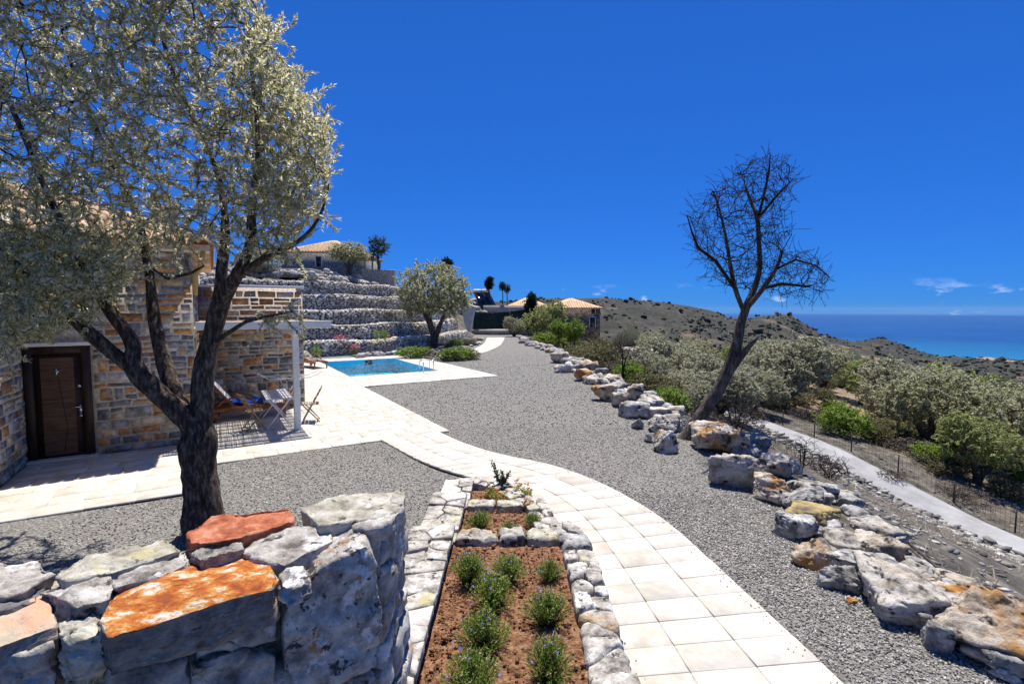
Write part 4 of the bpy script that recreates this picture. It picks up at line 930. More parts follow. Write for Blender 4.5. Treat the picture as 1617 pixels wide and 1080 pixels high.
for poly in cells(-.16, .16, 0, rs[-1], .16, .19, rgc):  # cap stones of the wall along the path
    poly = rw_map(shrink(poly, .010)); zz = RZ(poly[:, 1].mean()); mm = rgc.choice(['cap_grey', 'limeg', 'lime', 'greyst', 'cap_yellow'], p=[.42, .2, .2, .08, .10])
    part('stone', polystone(poly, 0, zz+rgc.uniform(-.025, .02), 10, .05, .007, sd_), MT[mm], pw); sd_ += 1
for y0, y1, x1, zz in ((4.97, 5.24, .52, .52), (6.36, 6.6, .24, .30)):   # white cross walls between the steps
    x = -.6
    while x < x1:
        w = rng.uniform(.28, .46); xe = min(x+w, x1); j = lambda: rng.uniform(.004, .025)
        if xe-x > .08: part('stone', polystone([(x+j(), y0+j()), (xe-j(), y0+j()), (xe-j(), y1-j()), (x+j(), y1-j())], 0, zz+rng.uniform(-.015, .02), 12, .08, .014, sd_), MT[rng.choice(['lime', 'limeo', 'cap_yellow'])], pw); sd_ += 1
        x = xe
def soil(x0, x1, y0, y1, z, cut=None):
    nx, ny = int((x1-x0)/.03), int((y1-y0)/.03); U, W = np.meshgrid(np.linspace(x0, x1, nx), np.linspace(y0, y1, ny)); rg = np.random.default_rng(9)
    pts = np.stack([U, W, W*0], -1).reshape(-1, 3); Z = z+.02*wob(pts, rg, 1.2, 3)+.012*wob(pts, rg, 7, 2)
    V = pts.copy(); V[:, 2] = Z; i = (np.arange(ny-1)[:, None]*nx+np.arange(nx-1)[None]).ravel()
    return V, np.stack([i, i+1, i+nx+1, i+nx], -1)
part('soil', soil(-.68, .56, 1.3, 5.0, .42), MT['earth'], pw, smooth=True); part('soil', soil(-.68, .42, 5.2, 6.4, .21), MT['earth'], pw, smooth=True); part('soil', soil(-.68, .3, 6.58, 7.5, .07), MT['earth'], pw, smooth=True)
MT['clod'] = mat('earth clod', [(.3, (.09, .042, .022)), (.7, (.26, .13, .07))], 9, 4, .95, .3, 60, island=.4, patches=[((.42, .38, .33), 1.5, .62, .64)])
C = np.concatenate([np.stack([rng.uniform(-.6, .5, 2200), rng.uniform(2.4, 4.95, 2200), rng.normal(size=2200)*.008+.43], 1), np.stack([rng.uniform(-.6, .35, 900), rng.uniform(5.25, 6.35, 900), rng.normal(size=900)*.008+.22], 1), np.stack([rng.uniform(-.6, .1, 500), rng.uniform(6.6, 7.4, 500), rng.normal(size=500)*.008+.08], 1)])
part('clods', scatter_rocks(C, rng.gamma(2.2, .006, len(C))+.006, 15, [rock((1, .8, .7), 1, 40+k, 6, 0) for k in range(5)]), MT['clod'], pw, kind='stuff')

# ============================================================ BOULDERS ALONG THE GRAVEL EDGE
BO = [ # photo box (x0, y0, x1, y1), material, label
 (1087,683,1186,722,'limeo','long flat orange brown boulder lying beside the foot of the dead tree'),
 (1120,712,1206,777,'lime','rugged pitted grey boulder below the long orange brown one'),
 (1206,718,1249,757,'lime','white wedge boulder behind the rugged pitted one'),
 (1200,713,1230,732,'limeg','small pale flat boulder above the white wedge near the burnt bush'),
 (1192,743,1254,800,'limeo','yellow and rust faced boulder with a dark hollow'),
 (1237,775,1297,812,'limeg','grey pyramid shaped boulder behind the gravel edge'),
 (1243,804,1326,848,'ycap','dark boulder with a flat ochre yellow top'),
 (1223,826,1305,858,'limeg','low flat grey boulder in front of the ochre topped one'),
 (1252,842,1338,912,'limeo','large tan and white rounded boulder at the gravel edge'),
 (1328,828,1422,896,'limeo','tan split boulder at the back of the row'),
 (1319,884,1408,928,'limeg','blue grey slab boulder with flat sloping top'),
 (1295,904,1373,946,'limeg','pale grey boulder at the gravel side below the slab'),
 (1406,883,1472,932,'lime','rounded white boulder at the back of the row'),
 (1348,919,1521,1010,'lime','longest cream grey boulder with dark overhang on the gravel'),
 (1472,910,1556,957,'limeo','pink and white flat topped boulder'),
 (1497,940,1577,990,'rust','small bright rust orange boulder'),
 (1492,982,1690,1076,'limeo','huge cream boulder at the lower right corner'),
 (1577,964,1650,1000,'limeg','white grey boulder at the right frame edge'),
 (1458,977,1502,1036,'limeg','upright dark grey boulder wedged between two large cream ones'),
 (1560,1047,1606,1080,'limeg','small round grey boulder at the foot of the huge cream one'),
 (1332,941,1352,958,'rust','tiny red stone on the gravel'),
 (1029,678,1070,717,'lime','cream boulder left of the dead tree foot'),
 (1016,660,1072,686,'lime','white topped broad boulder behind the dead tree'),
 (997,660,1020,680,'limeg','small dark grey boulder beside the white topped one'),
 (972,633,1025,663,'limeg','rounded mottled grey boulder at the middle of the gravel edge'),
 (966,617,996,646,'lime','pointed white streaked boulder'),
 (933,604,975,637,'limeo','brown white boulder in the middle of the far row'),
 (990,608,1020,635,'limeo','rust tan boulder behind the pointed one'),
 (1010,624,1048,648,'lime','pale boulder behind the mottled grey one'),
 (1021,645,1060,664,'lime','dark flat boulder under the pale ones'),
 (1016,682,1042,700,'limeg','small dark boulder against the cream one'),
 (924,587,954,609,'lime','white boulder in the far row before the brown white one'),
 (906,581,936,603,'rust','dark red sided boulder in the far row'),
 (874,571,907,590,'lime','white lobed boulder in the far row'),
 (869,560,905,575,'limeo','pale orange boulder in the far row'),
 (958,594,985,607,'limeo','cream flat boulder at the back of the far row'),
 (1048,662,1085,684,'limeg','grey boulder just behind the dead trunk'),
 (1160,700,1215,716,'limeg','half buried grey boulder behind the rugged one'),
 (940,596,966,610,'lime','pale boulder between two larger ones in the far row')]
MT['ycap'] = mat('ochre crusted stone', [(.3, (.12, .1, .07)), (.5, (.3, .23, .1)), (.7, (.44, .34, .15))], 4, 8, .9, .5, 14)
MT['rust'] = mat('rust stone', [(.3, (.1, .05, .03)), (.5, (.34, .15, .035)), (.7, (.5, .28, .08))], 5, 9, .9, .6, 14, patches=[((.5, .47, .42), 2.5, .58, .66)])
for k, (x0, y0, x1, y1, mm, lab) in enumerate(BO):
    p = G((x0+x1)/2, y1-(y1-y0)*.06); Yd = p[1]; w = (x1-x0)/FPX*Yd*1.03; sd3 = CAMH/math.hypot(CAMH, np.hypot(p[0], p[1]))
    dp = w*rng.uniform(.62, .8); h = (y1-y0)*Yd/FPX; h = min(max((h-dp*sd3)/.9, .5*w), 1.05*w)
    dirv = np.array((p[0], p[1], 0)); dirv /= np.linalg.norm(dirv)
    V, F = rock((w*1.04, dp*1.1, h*1.2), 5 if Yd < 7.5 else (5 if Yd < 12 else (4 if Yd < 20 else 3)), 700+k, 11 if 'flat' not in lab else 8, .11, 30)
    if 'flat' in lab: V[:, 2] = np.minimum(V[:, 2], h*.38+.02*h*np.sin(V[:, 0]*9))
    V = rotz(V, math.atan2(-dirv[0], dirv[1])); V[:, 2] -= V[:, 2].min(); V += p+dirv*dp*.5-ZX*h*.14
    solo('boulder', (V, F), MT[mm], lab, 'boulder', 'boulders edging the gravel')
rg = np.random.default_rng(21)
for k in range(95):                          # smaller ones filling the row
    Y = rg.choice([rg.uniform(11, 20), rg.uniform(17, 47), rg.uniform(19, 47)]); X = edgeX(Y)+rg.uniform(-.25, 1.0); sz = rg.uniform(.25, .6)*(1.25 if Y > 20 else 1)
    V, F = rock((sz*1.35, sz, sz*.72), 3 if Y < 22 else 2, 4000+k, 10, .08); V = rotz(V, rg.uniform(0, 6.28)); V += np.array((X, Y, max(0, float(near_z(X, Y)))+sz*.2))
    solo('boulder', (V, F), MT[rg.choice(['lime', 'limeg', 'limeo'], p=[.5, .3, .2])], 'one of the smaller pale boulders filling the row along the gravel edge', 'boulder', 'small boulders in the gravel edge row')
for k in range(62):
    Y = rg.uniform(3.2, 11); X = edgeX(Y)+rg.uniform(-.05, .95); sz = rg.uniform(.16, .5); V, F = rock((sz*1.35, sz, sz*.72), 4, 4200+k, 10, .1); V = rotz(V, rg.uniform(0, 6.28)); V += np.array((X, Y, float(near_z(X, Y))+sz*.2))
    solo('boulder', (V, F), MT[['limeg', 'lime'][k % 2]], 'smaller grey or white stone wedged between the large near boulders', 'boulder', 'small stones between the near boulders')
# rubble on the bank and the dry-stone edging of the road
C = []; S = []
for k in range(7000):
    Y = rg.uniform(4, 45); s = rg.choice([rg.uniform(.8, 13), rg.uniform(.5, 3), rg.uniform(16.5, 22)]); C.append((roadX(Y, s), Y)); S.append(rg.gamma(1.6, .03)+.025)
C = np.array(C); C = np.c_[C, near_z(C[:, 0], C[:, 1])+.02]
solo('rubble', scatter_rocks(C, np.array(S)[:, None]*np.array((1.2, 1, .55)), 31), MT['rubble'], 'grey stone rubble strewn over the bank below the boulders', 'rubble', kind='stuff', at=(0, 0, 0))
C = []; S = []
for k in range(4200):
    Y = rg.uniform(6, 44); s = 12.9+rg.normal()*.75; C.append((roadX(Y, s), Y, rg.uniform(0, .35)*max(0, 1-abs(s-13.3)))); S.append(rg.uniform(.12, .42))
C = np.array(C); C[:, 2] += near_z(C[:, 0], C[:, 1]); S = np.array(S)[:, None]*np.array((1.2, 1, .5))
solo('road_edging', scatter_rocks(C, S, 32), MT['rubble'], 'band of piled flat stones along the near side of the road', 'stones', kind='stuff', at=(0, 0, 0))
# ============================================================ VEGETATION GENERATORS
class Skel:
    def __init__(s, root): s.p = [np.array(root, float)]; s.par = [-1]; s.minr = [0.]
    def chain(s, start, pts, rad=None):
        for k, q in enumerate(pts):
            s.p.append(np.array(q, float)); s.par.append(start); s.minr.append(0 if rad is None else rad[k]); start = len(s.p)-1
        return start
    def nearest(s, q): return int(np.argmin(np.linalg.norm(np.array(s.p)-q, axis=1)))
    def grow(s, A, seg, rg, up=.15, curl=.12, first=0):
        A = np.asarray(A, float); cap = len(s.p)+sum(2+int(3/seg) for _ in range(len(A)))*3; P_ = np.zeros((cap, 3)); n = len(s.p); P_[:n] = s.p; T_ = np.zeros((cap, 3)); T_[:, 2] = 1
        for i in range(1, n): t = P_[i]-P_[s.par[i]]; T_[i] = t/(np.linalg.norm(t)+1e-9)
        dmin = np.min(np.linalg.norm(A[:, None]-P_[None, first:n], axis=2), axis=1) if len(A)*n < 4e7 else np.linalg.norm(A-P_[first], axis=1)
        for q in A[np.argsort(dmin)]:
            dv = q-P_[first:n]; d = np.linalg.norm(dv, axis=1); cs_ = (dv*T_[first:n]).sum(1)/(d+1e-9); i = int(np.argmin(d*(1+.55*(1-cs_))))+first; p0 = P_[i]; L_ = d[i-first]
            if L_ < seg*.5: continue
            pi = s.par[i]; t0 = p0-P_[pi] if pi >= 0 else np.array((0, 0, 1.)); t0 = t0/(np.linalg.norm(t0)+1e-9)
            c = p0+(t0*.3+np.array((0, 0, up)))*L_*.45+(q-p0)*.38
            m = max(2, int(L_/seg)); last = i
            for k in range(1, m+1):
                t = k/m; x = (1-t)**2*p0+2*t*(1-t)*c+t*t*q+rg.normal(size=3)*seg*curl*(k < m)
                s.p.append(x); s.par.append(last); s.minr.append(0); last = len(s.p)-1; P_[n] = x; t = x-P_[s.par[-1]]; T_[n] = t/(np.linalg.norm(t)+1e-9); n += 1
                if n >= cap-2: return
    def shoots(s, rg, n, seg, up, spread, frac=1.0):
        has = set(s.par); ends = [i for i in range(1, len(s.p)) if i not in has]
        for i in ends:
            if rg.random() > frac: continue
            t = s.p[i]-s.p[s.par[i]]; t = t/(np.linalg.norm(t)+1e-9)+rg.normal(size=3)*spread+np.array((0, 0, up)); t /= np.linalg.norm(t); last = i; x = s.p[i]
            for k in range(rg.integers(max(1, n-1), n+2)):
                t = t+rg.normal(size=3)*.16; t /= np.linalg.norm(t); x = x+t*seg; s.p.append(x); s.par.append(last); s.minr.append(0); last = len(s.p)-1
    def radii(s, r0, e=2.3):
        n = len(s.p); acc = np.zeros(n); par = s.par; s.kids = [[] for _ in range(n)]
        for i in range(1, n): s.kids[par[i]].append(i)
        r = np.zeros(n)
        for i in range(n-1, -1, -1):
            r[i] = max((acc[i] if acc[i] > 0 else r0**e)**(1/e), s.minr[i])
            if par[i] >= 0: acc[par[i]] += r[i]**e*1.0
        s.r = r; return r
    def tubes(s, thick=.02, rmax=9, rough=0., split=0):
        out8 = []; P_ = np.array(s.p); st = [(0, None)]; res = []
        while st:
            i, pre = st.pop(); ch = [] if pre is None else [pre]; rd = [] if pre is None else [min(s.r[i], s.r[pre])]
            while True:
                ch.append(i); rd.append(s.r[i]); k = s.kids[i]
                if not k: break
                b = max(k, key=lambda j: s.r[j])
                for j in k:
                    if j != b: st.append((j, i))
                i = b
            if len(ch) < 2: continue
            rd = np.minimum(np.array(rd), rmax); n = 8 if max(rd) > .06 else (5 if max(rd) > thick else 3)
            pts = P_[ch]
            if len(pts) > 2 and max(rd) > .04: 
                al = np.r_[0, np.cumsum(np.linalg.norm(np.diff(pts, axis=0), axis=1))]; k = int(min(90, max(6, al[-1]/.07))); pts = smooth_curve(pts, k); rd = np.interp(np.linspace(0, al[-1], k), al, rd)
            V, F = tube(pts, rd, n, False)
            if rough and n == 8: 
                c = np.repeat(pts, n, 0); V = c+(V-c)*(1+rough*(wob(V*np.array((1, 1, .45)), np.random.default_rng(8), 1.7, 4, True)))[:, None]
            res.append((V, F, max(rd)))
        if split: return join([(v, f) for v, f, r in res if r > split]), join([(v, f) for v, f, r in res if r <= split])
        return join([(v, f) for v, f, _ in res])
def leaf_quads(P0, D, L_, W, rg, droop=0.):
    n = len(P0); D = D/np.linalg.norm(D, axis=1)[:, None]; r = rg.normal(size=(n, 3)); w = np.cross(D, r*.7+np.array((0, 0, 1.))); w /= np.linalg.norm(w, axis=1)[:, None]+1e-9
    L_ = np.broadcast_to(L_, (n,))[:, None]; W = np.broadcast_to(W, (n,))[:, None]; mid = P0+D*L_*.5
    V = np.stack([P0, mid+w*W*.5, P0+D*L_-np.array((0, 0, 1))*droop*L_, mid-w*W*.5], 1).reshape(-1, 3)
    return V, np.arange(4*n).reshape(-1, 4)
def twig_leaves(sk, per, L_, W, rg, rthr, spread=.9, up=0., back=1):
    P_ = np.array(sk.p); idx = np.array([i for i in range(1, len(P_)) if sk.r[i] <= rthr]); a = P_[idx]; b = P_[[sk.par[i] for i in idx]]
    m = len(idx); t = rg.uniform(0, 1, (m, per)); S = (b[:, None]+(a-b)[:, None]*t[..., None]).reshape(-1, 3); d = np.repeat((a-b)/(np.linalg.norm(a-b, axis=1)[:, None]+1e-9), per, 0)
    D = d+rg.normal(size=d.shape)*spread+np.array((0, 0, up)); k = len(S)
    return leaf_quads(S, D, L_*rg.uniform(.6, 1.25, k), W*rg.uniform(.7, 1.25, k), rg)
def in_ell(n, c, r, rg, shell=.0):
    q = rg.normal(size=(n, 3)); q /= np.linalg.norm(q, axis=1)[:, None]; return np.array(c)+q*(rg.uniform(shell**3, 1, n)**(1/3))[:, None]*np.array(r)
def poly_pts(poly, n, Y0, thick, rg, cen):
    poly = np.array(poly, float); o = []; lo, hi = poly.min(0), poly.max(0); rad = (hi-lo)/2
    while len(o) < n:
        x = rg.uniform(lo[0], hi[0]); y = rg.uniform(lo[1], hi[1])
        if not inpoly(np.array([x]), np.array([y]), poly)[0]: continue
        rho = min(1, math.hypot((x-cen[0])/rad[0], (y-cen[1])/rad[1])); o.append(P(x, y, Y0+rg.uniform(-1, 1)*thick*math.sqrt(1-rho*rho*.85)))
    return np.array(o)

# ============================================================ BIG OLIVE TREE
rg = np.random.default_rng(101); OY = 6.2
def limb(pl): return [P(x, y, Y) for x, y, Y, _ in pl], [r for *_, r in pl]
ol = Skel(P(325, 868, OY)); ol.minr[0] = .33
p, r = limb([(322,835,6.2,.25),(319,790,6.2,.222),(311,745,6.2,.212),(312,705,6.2,.215),(314,678,6.2,.2)]); fork = ol.chain(0, p, r)
p, r = limb([(298,664,6.15,.14),(258,628,6.05,.12),(205,578,5.95,.105),(150,535,5.85,.08),(92,482,5.75,.06),(30,420,5.65,.04),(-50,350,5.55,.025)]); ol.chain(fork, p, r)
n0 = ol.nearest(P(230, 600, 6.0)); p, r = limb([(215,545,6.0,.085),(178,498,5.95,.07),(135,430,5.9,.05),(85,330,5.8,.036),(45,230,5.7,.025),(0,130,5.6,.025)]); ol.chain(n0, p, r)
n0 = ol.nearest(P(285, 655, 6.1)); p, r = limb([(266,600,6.4,.10),(252,545,6.5,.09),(240,490,6.6,.08),(236,420,6.7,.062),(215,330,6.8,.045),(172,250,6.9,.032),(132,160,6.9,.022),(100,60,6.9,.02)]); n1 = ol.chain(n0, p, r)
p, r = limb([(323,640,6.25,.14),(318,600,6.25,.125),(330,550,6.3,.115),(345,482,6.3,.095),(352,420,6.4,.075),(358,350,6.5,.055),(345,270,6.6,.038),(312,200,6.7,.026),(272,120,6.7,.03),(250,30,6.7,.02)]); ol.chain(fork, p, r)
n0 = ol.nearest(P(338, 505, 6.3)); p, r = limb([(372,440,6.1,.08),(398,388,6.0,.06),(396,330,5.95,.045),(410,250,5.9,.03),(402,150,5.9,.02),(392,60,5.9,.02)]); ol.chain(n0, p, r)
n0 = ol.nearest(P(372, 440, 6.1)); p, r = limb([(418,405,5.95,.045),(465,388,5.85,.03),(505,350,5.8,.018),(520,290,5.8,.01)]); ol.chain(n0, p, r)
n0 = ol.nearest(P(330, 550, 6.3)); p, r = limb([(358,527,6.1,.03),(388,508,6.0,.024),(420,500,5.9,.018),(462,492,5.85,.01)]); ol.chain(n0, p, r)
n0 = ol.nearest(P(236, 440, 6.7)); p, r = limb([(265,440,6.6,.025),(300,432,6.5,.02),(322,420,6.5,.012)]); ol.chain(n0, p, r)
CR = [(-260,-330),(200,-380),(400,-260),(405,-60),(412,0),(427,60),(458,120),(510,200),(526,285),(502,335),(472,395),(430,420),(385,400),(330,380),(262,395),(205,440),(140,495),(70,530),(-20,545),(-160,480),(-300,200)]
A = poly_pts(CR, 5000, OY, 1.55, rg, (190, 90)); A = np.concatenate([A, poly_pts([(-60,330),(120,380),(215,430),(160,490),(60,540),(-60,545)], 620, 5.5, .7, rg, (60, 450)), poly_pts([(395,488),(460,480),(480,500),(420,520)], 14, 5.9, .12, rg, (440, 497)), poly_pts([(412,0),(458,120),(510,200),(526,285),(502,335),(430,420),(400,300),(385,100)], 520, 6.0, .8, rg, (450, 230))])
ol.grow(A, .16, rg, .12, .13, first=6); ol.shoots(rg, 3, .095, .12, .55); ol.radii(.0026, 2.5)
olive = thing('olive_tree', P(325, 850, OY), 'large gnarled olive tree with silvery crown in front of the house', 'tree')
part('trunk', ol.tubes(.015, .33, .17), MT['bark'], olive, smooth=True)
part('crown', twig_leaves(ol, 17, .066, .0165, rg, .0046, .62, -.02), MT['olive'], olive, kind='stuff')

# ============================================================ DEAD TREE
rg = np.random.default_rng(102); DY = 10.9
dt = Skel(P(1080, 706, DY)); dt.minr[0] = .26
def dl(pl): return [P(x, y, DY+dy) for x, y, _, dy in pl], [r for *_, r, _ in [(x, y, r, d) for x, y, r, d in pl]]
p, r = dl([(1088,688,.19,0),(1112,650,.155,0),(1140,606,.14,0),(1160,560,.125,0),(1168,520,.11,0),(1175,492,.105,0)]); f = dt.chain(0, p, r)
p, r = dl([(1190,460,.07,.1),(1201,425,.058,.15),(1198,380,.048,.2),(1197,345,.036,.2),(1206,310,.025,.2),(1214,272,.025,.25),(1216,247,.012,.25)]); dt.chain(f, p, r)
def sub(at, pl): p, r = dl(pl); dt.chain(dt.nearest(P(at[0], at[1], DY+at[2])), p, r)
sub((1197,345,.2), [(1186,320,.035,.4),(1176,290,.025,.5),(1166,264,.01,.5)]); sub((1200,335,.2), [(1224,312,.03,0),(1240,295,.02,-.1),(1254,282,.01,-.1)])
sub((1172,495,0), [(1160,455,.055,-.2),(1152,410,.042,-.3),(1146,370,.03,-.35),(1136,330,.02,-.4),(1126,300,.015,-.4)])
sub((1158,435,-.25), [(1130,412,.04,-.5),(1103,392,.03,-.6),(1092,365,.02,-.6),(1085,340,.01,-.6)])
sub((1178,484,0), [(1206,455,.055,-.2),(1226,425,.04,-.3),(1256,410,.024,-.4),(1290,420,.014,-.4),(1310,438,.01,-.4)])
sub((1226,425,-.3), [(1236,395,.03,-.2),(1250,370,.012,-.1)]); sub((1206,455,-.2), [(1235,448,.04,.3),(1272,452,.025,.5),(1300,462,.01,.5)])
sub((1152,585,0), [(1172,560,.07,-.2),(1185,545,.05,-.3),(1194,536,.02,-.3)])
DC = [(1085,340),(1100,320),(1140,290),(1165,260),(1215,243),(1255,265),(1258,292),(1235,322),(1240,350),(1252,362),(1230,392),(1290,405),(1312,445),(1300,466),(1250,472),(1205,462),(1150,455),(1125,440),(1095,390)]
A = poly_pts(DC, 1900, DY, 1.1, rg, (1190, 360)); dt.grow(A, .12, rg, .2, .12, first=7); dt.shoots(rg, 3, .10, .3, .3); dt.radii(.0042, 2.7)
dead = thing('dead_tree', P(1085, 698, DY), 'tall leafless dead tree leaning right at the gravel edge', 'tree')
ta, tb_ = dt.tubes(.015, .27, .12, .045); part('trunk', ta, MT['deadbark'], dead, smooth=True); part('branches', tb_, MT['twig'], dead, smooth=True)
part('twigs', twig_leaves(dt, 1, .05, .012, rg, .0056, 1.0, .1), MT['twig'], dead, kind='stuff')

# ============================================================ TREE AND BUSH PROTOTYPES (unit scale, base at the origin)
def proto(name, seed, ells, natt, per, L_, W, lmat, stem_pts, rbase, bmat='bark', seg=.2, rthr=.012, up=.0, spread=1.0, r0=.006):
    rg = np.random.default_rng(seed); sk = Skel((0, 0, -.15)); sk.minr[0] = rbase
    for st in stem_pts: sk.chain(0, st, list(np.linspace(rbase*.85, rbase*.35, len(st))))
    A = np.concatenate([in_ell(int(natt*w), c, r, rg, .25) for c, r, w in ells]); sk.grow(A, seg, rg, .12, .15, first=1); sk.shoots(rg, 2, seg*.6, .15, .5); sk.radii(r0, 2.2)
    o = bpy.data.objects.new(name, None); BASE[o] = np.zeros(3)
    t = bpy.data.objects.new('trunk', raw_mesh('trunk', *sk.tubes(.03, rbase*1.1, .1), MT[bmat], True)); c = bpy.data.objects.new('crown', raw_mesh('crown', *twig_leaves(sk, per, L_, W, rg, rthr, spread, up), MT[lmat]))
    c['kind'] = 'stuff'; t.parent = o; c.parent = o
    return (o, t, c)
def put(pr, loc, sc, rz, label, cat, group=None, name=None):
    o = pr[0].copy(); COL.objects.link(o); o.name = name or pr[0].name; o.location = loc; o.scale = sc if not np.isscalar(sc) else (sc,)*3; o.rotation_euler = (0, 0, rz); tag(o, label, cat, group)
    for q in pr[1:]:
        c = q.copy(); COL.objects.link(c); c.parent = o
    return o
OLV = [proto('olive_tree', 201+k, e, 850, 15, .115, .042, ['oliveb', 'olivec', 'olived'][k], s, .17) for k, (e, s) in enumerate([
    ([((0, 0, 2.6), (1.7, 1.7, 1.2), .6), ((.9, .3, 2.2), (1.1, 1.1, .9), .25), ((-1, -.3, 2.3), (1.0, 1, .9), .25)], [[(.05, 0, .5), (.3, .1, 1.1), (.7, .2, 1.7)], [(-.1, 0, .5), (-.4, -.1, 1.1), (-.8, -.2, 1.8)], [(0, .05, .6), (.05, .3, 1.4), (.1, .4, 2.1)]]),
    ([((.2, 0, 2.4), (1.5, 1.5, 1.3), .5), ((-.9, .2, 1.8), (1.1, 1.1, 1.0), .3), ((.8, -.4, 3.1), (.8, .8, .8), .2)], [[(.1, 0, .4), (.3, 0, 1.0), (.6, -.1, 1.8)], [(-.15, 0, .4), (-.5, .1, .9), (-.9, .1, 1.5)]]),
    ([((0, 0, 1.8), (1.9, 1.7, 1.2), .7), ((.7, .5, 2.6), (1.0, 1.0, .8), .3), ((-.8, -.6, 1.3), (1, 1, .8), .25)], [[(.2, .1, .3), (.6, .2, .8), (1, .3, 1.3)], [(-.2, 0, .3), (-.6, -.2, .8), (-1, -.4, 1.2)], [(0, 0, .5), (.1, .1, 1.2), (.2, .2, 1.9)]])])]
GRB = proto('bush', 211, [((0, 0, .75), (1.0, 1.0, .75), 1.0), ((.5, .2, .9), (.6, .6, .6), .3)], 420, 8, .10, .045, 'lime_leaf', [[(.1, 0, .2), (.4, .1, .5)], [(-.1, 0, .2), (-.4, -.1, .5)], [(0, 0, .3), (0, .1, .7)]], .05)
SCB = proto('bush', 212, [((0, 0, .6), (1.0, 1.0, .65), 1.0), ((-.5, .2, .8), (.6, .6, .5), .3)], 420, 8, .09, .04, 'scrub_leaf', [[(.1, 0, .2), (.4, .1, .5)], [(-.1, 0, .2), (-.4, -.1, .5)], [(0, 0, .3), (0, .1, .6)]], .04)
DRB = proto('dry_bush', 213, [((0, 0, .55), (1.0, 1.0, .6), 1.0)], 420, 3, .09, .016, 'dry_leaf', [[(.1, 0, .2), (.4, .1, .5)], [(-.1, 0, .2), (-.4, -.1, .5)], [(0, 0, .3), (0, .1, .6)]], .035, bmat='twig', r0=.008)
PIN = proto('pine_tree', 214, [((0, 0, 2.3), (.75, .75, .75), .7), ((.2, .1, 1.7), (.55, .55, .5), .3)], 260, 16, .12, .022, 'pine', [[(.02, 0, .6), (.05, .02, 1.2), (.02, 0, 1.8), (0, 0, 2.5)]], .09, rthr=.02)
PINL = proto('pine_tree', 215, [((0, 0, 2.2), (.7, .7, .75), .7), ((.2, .1, 1.7), (.5, .5, .5), .3)], 260, 16, .12, .03, 'lime_leaf', [[(.02, 0, .6), (.05, .02, 1.2), (.02, 0, 1.8), (0, 0, 2.4)]], .06, rthr=.02)
CYP = proto('cypress', 216, [((0, 0, 1.9), (.65, .65, 1.3), .6), ((.1, 0, 3.0), (.55, .5, .8), .3), ((.4, 0, 3.3), (.35, .3, .5), .12)], 520, 14, .16, .06, 'cyp', [[(0, 0, .8), (0, 0, 1.6), (.05, 0, 2.4), (.1, 0, 3.2)]], .10, rthr=.02)
BAR = proto('bare_tree', 217, [((0, 0, 2.0), (1.2, 1.2, 1.0), 1.0)], 240, 1, .12, .012, 'dry_leaf', [[(.05, 0, .5), (.1, 0, 1.0), (.4, .1, 1.6)], [(-.02, 0, .6), (-.15, 0, 1.2), (-.5, .1, 1.8)]], .09, bmat='twig', r0=.008)
BURN = proto('burnt_bush', 218, [((0, 0, .7), (.9, .9, .7), 1.0)], 200, 1, .08, .012, 'dry_leaf', [[(.1, 0, .3), (.3, .1, .8)], [(-.1, 0, .3), (-.3, -.1, .8)], [(0, .1, .4), (.05, .2, .9)]], .035, bmat='twig', r0=.007)
def onter(x, y, Y):                          # ground point under photo column x at distance Y
    X = (x-808.5)/FPX*Y; return np.array((X, Y, float(ter_z(X, Y))))
def treepx(pr, x, Y, hpx, hunit, rz, label, cat, group=None, wide=1.0, name=None, dz=0.):
    p = onter(x, 0, Y); p[2] += dz; s = hpx/FPX*Y/hunit; return put(pr, p, (s*wide, s*wide, s), rz, label, cat, group, name)
GR = 'olive trees on the slope below the road'
# olives beyond the road, photo column, distance, height in photo pixels
SL = [(1105,46,78,0,'olive tree with rounded crown left of the leaning dead trunk'),(1060,36,88,2,'low spreading olive just above the green bushes behind the boulders'),(1160,62,62,1,'olive crown half hidden behind the leaning dead trunk'),(1140,27,96,2,'pale olive bush at the foot of the slope behind the dead trunk'),
 (1222,60,84,0,'upright olive tree right of the dead trunk on the slope'),(1265,66,72,1,'small olive close behind the upright one'),(1302,54,100,0,'olive tree casting a dark shadow on the bare tan ground'),(1235,38,112,2,'wide olive with several stems beside the concrete road'),
 (1365,50,90,1,'olive right of the bare tan patch with leaning trunk'),(1405,64,62,0,'olive on the ridge of the slope above the leaning one'),(1190,33,80,2,'grey green olive hanging over the far side of the road'),
 (1440,38,118,2,'broad grey olive bush in the middle of the right grove'),(1480,30,132,0,'large green olive right of the bright bush'),(1530,34,140,1,'tall silvery olive in the right grove'),(1585,30,128,2,'dense olive at the right frame edge'),(1560,24,110,1,'low yellow green olive above the wire fence'),(1625,26,150,0,'big olive cut by the right frame edge'),(1500,46,100,1,'dry grey crowned olive at the back of the right grove'),(1590,48,88,0,'rear olive of the right grove near the wooded valley'),(1450,58,70,2,'small round olive at the upper edge of the grove'),(1400,44,60,2,'little olive beside the tan slope edge'),(1660,34,120,1,'olive just outside the right edge of the grove'),(1345,74,54,1,'far olive on the brow of the slope'),(1030,60,56,0,'distant olive left of the valley shrubs'),(1090,66,60,2,'distant bushy olive below the hill')]
rg = np.random.default_rng(303)
for x, Y, h, k, lab in SL: treepx(OLV[k], x, Y, h*(.72 if Y > 40 else .95), 3.5 if k < 2 else 3.2, rg.uniform(0, 6.28), lab, 'tree', GR, 1.12)
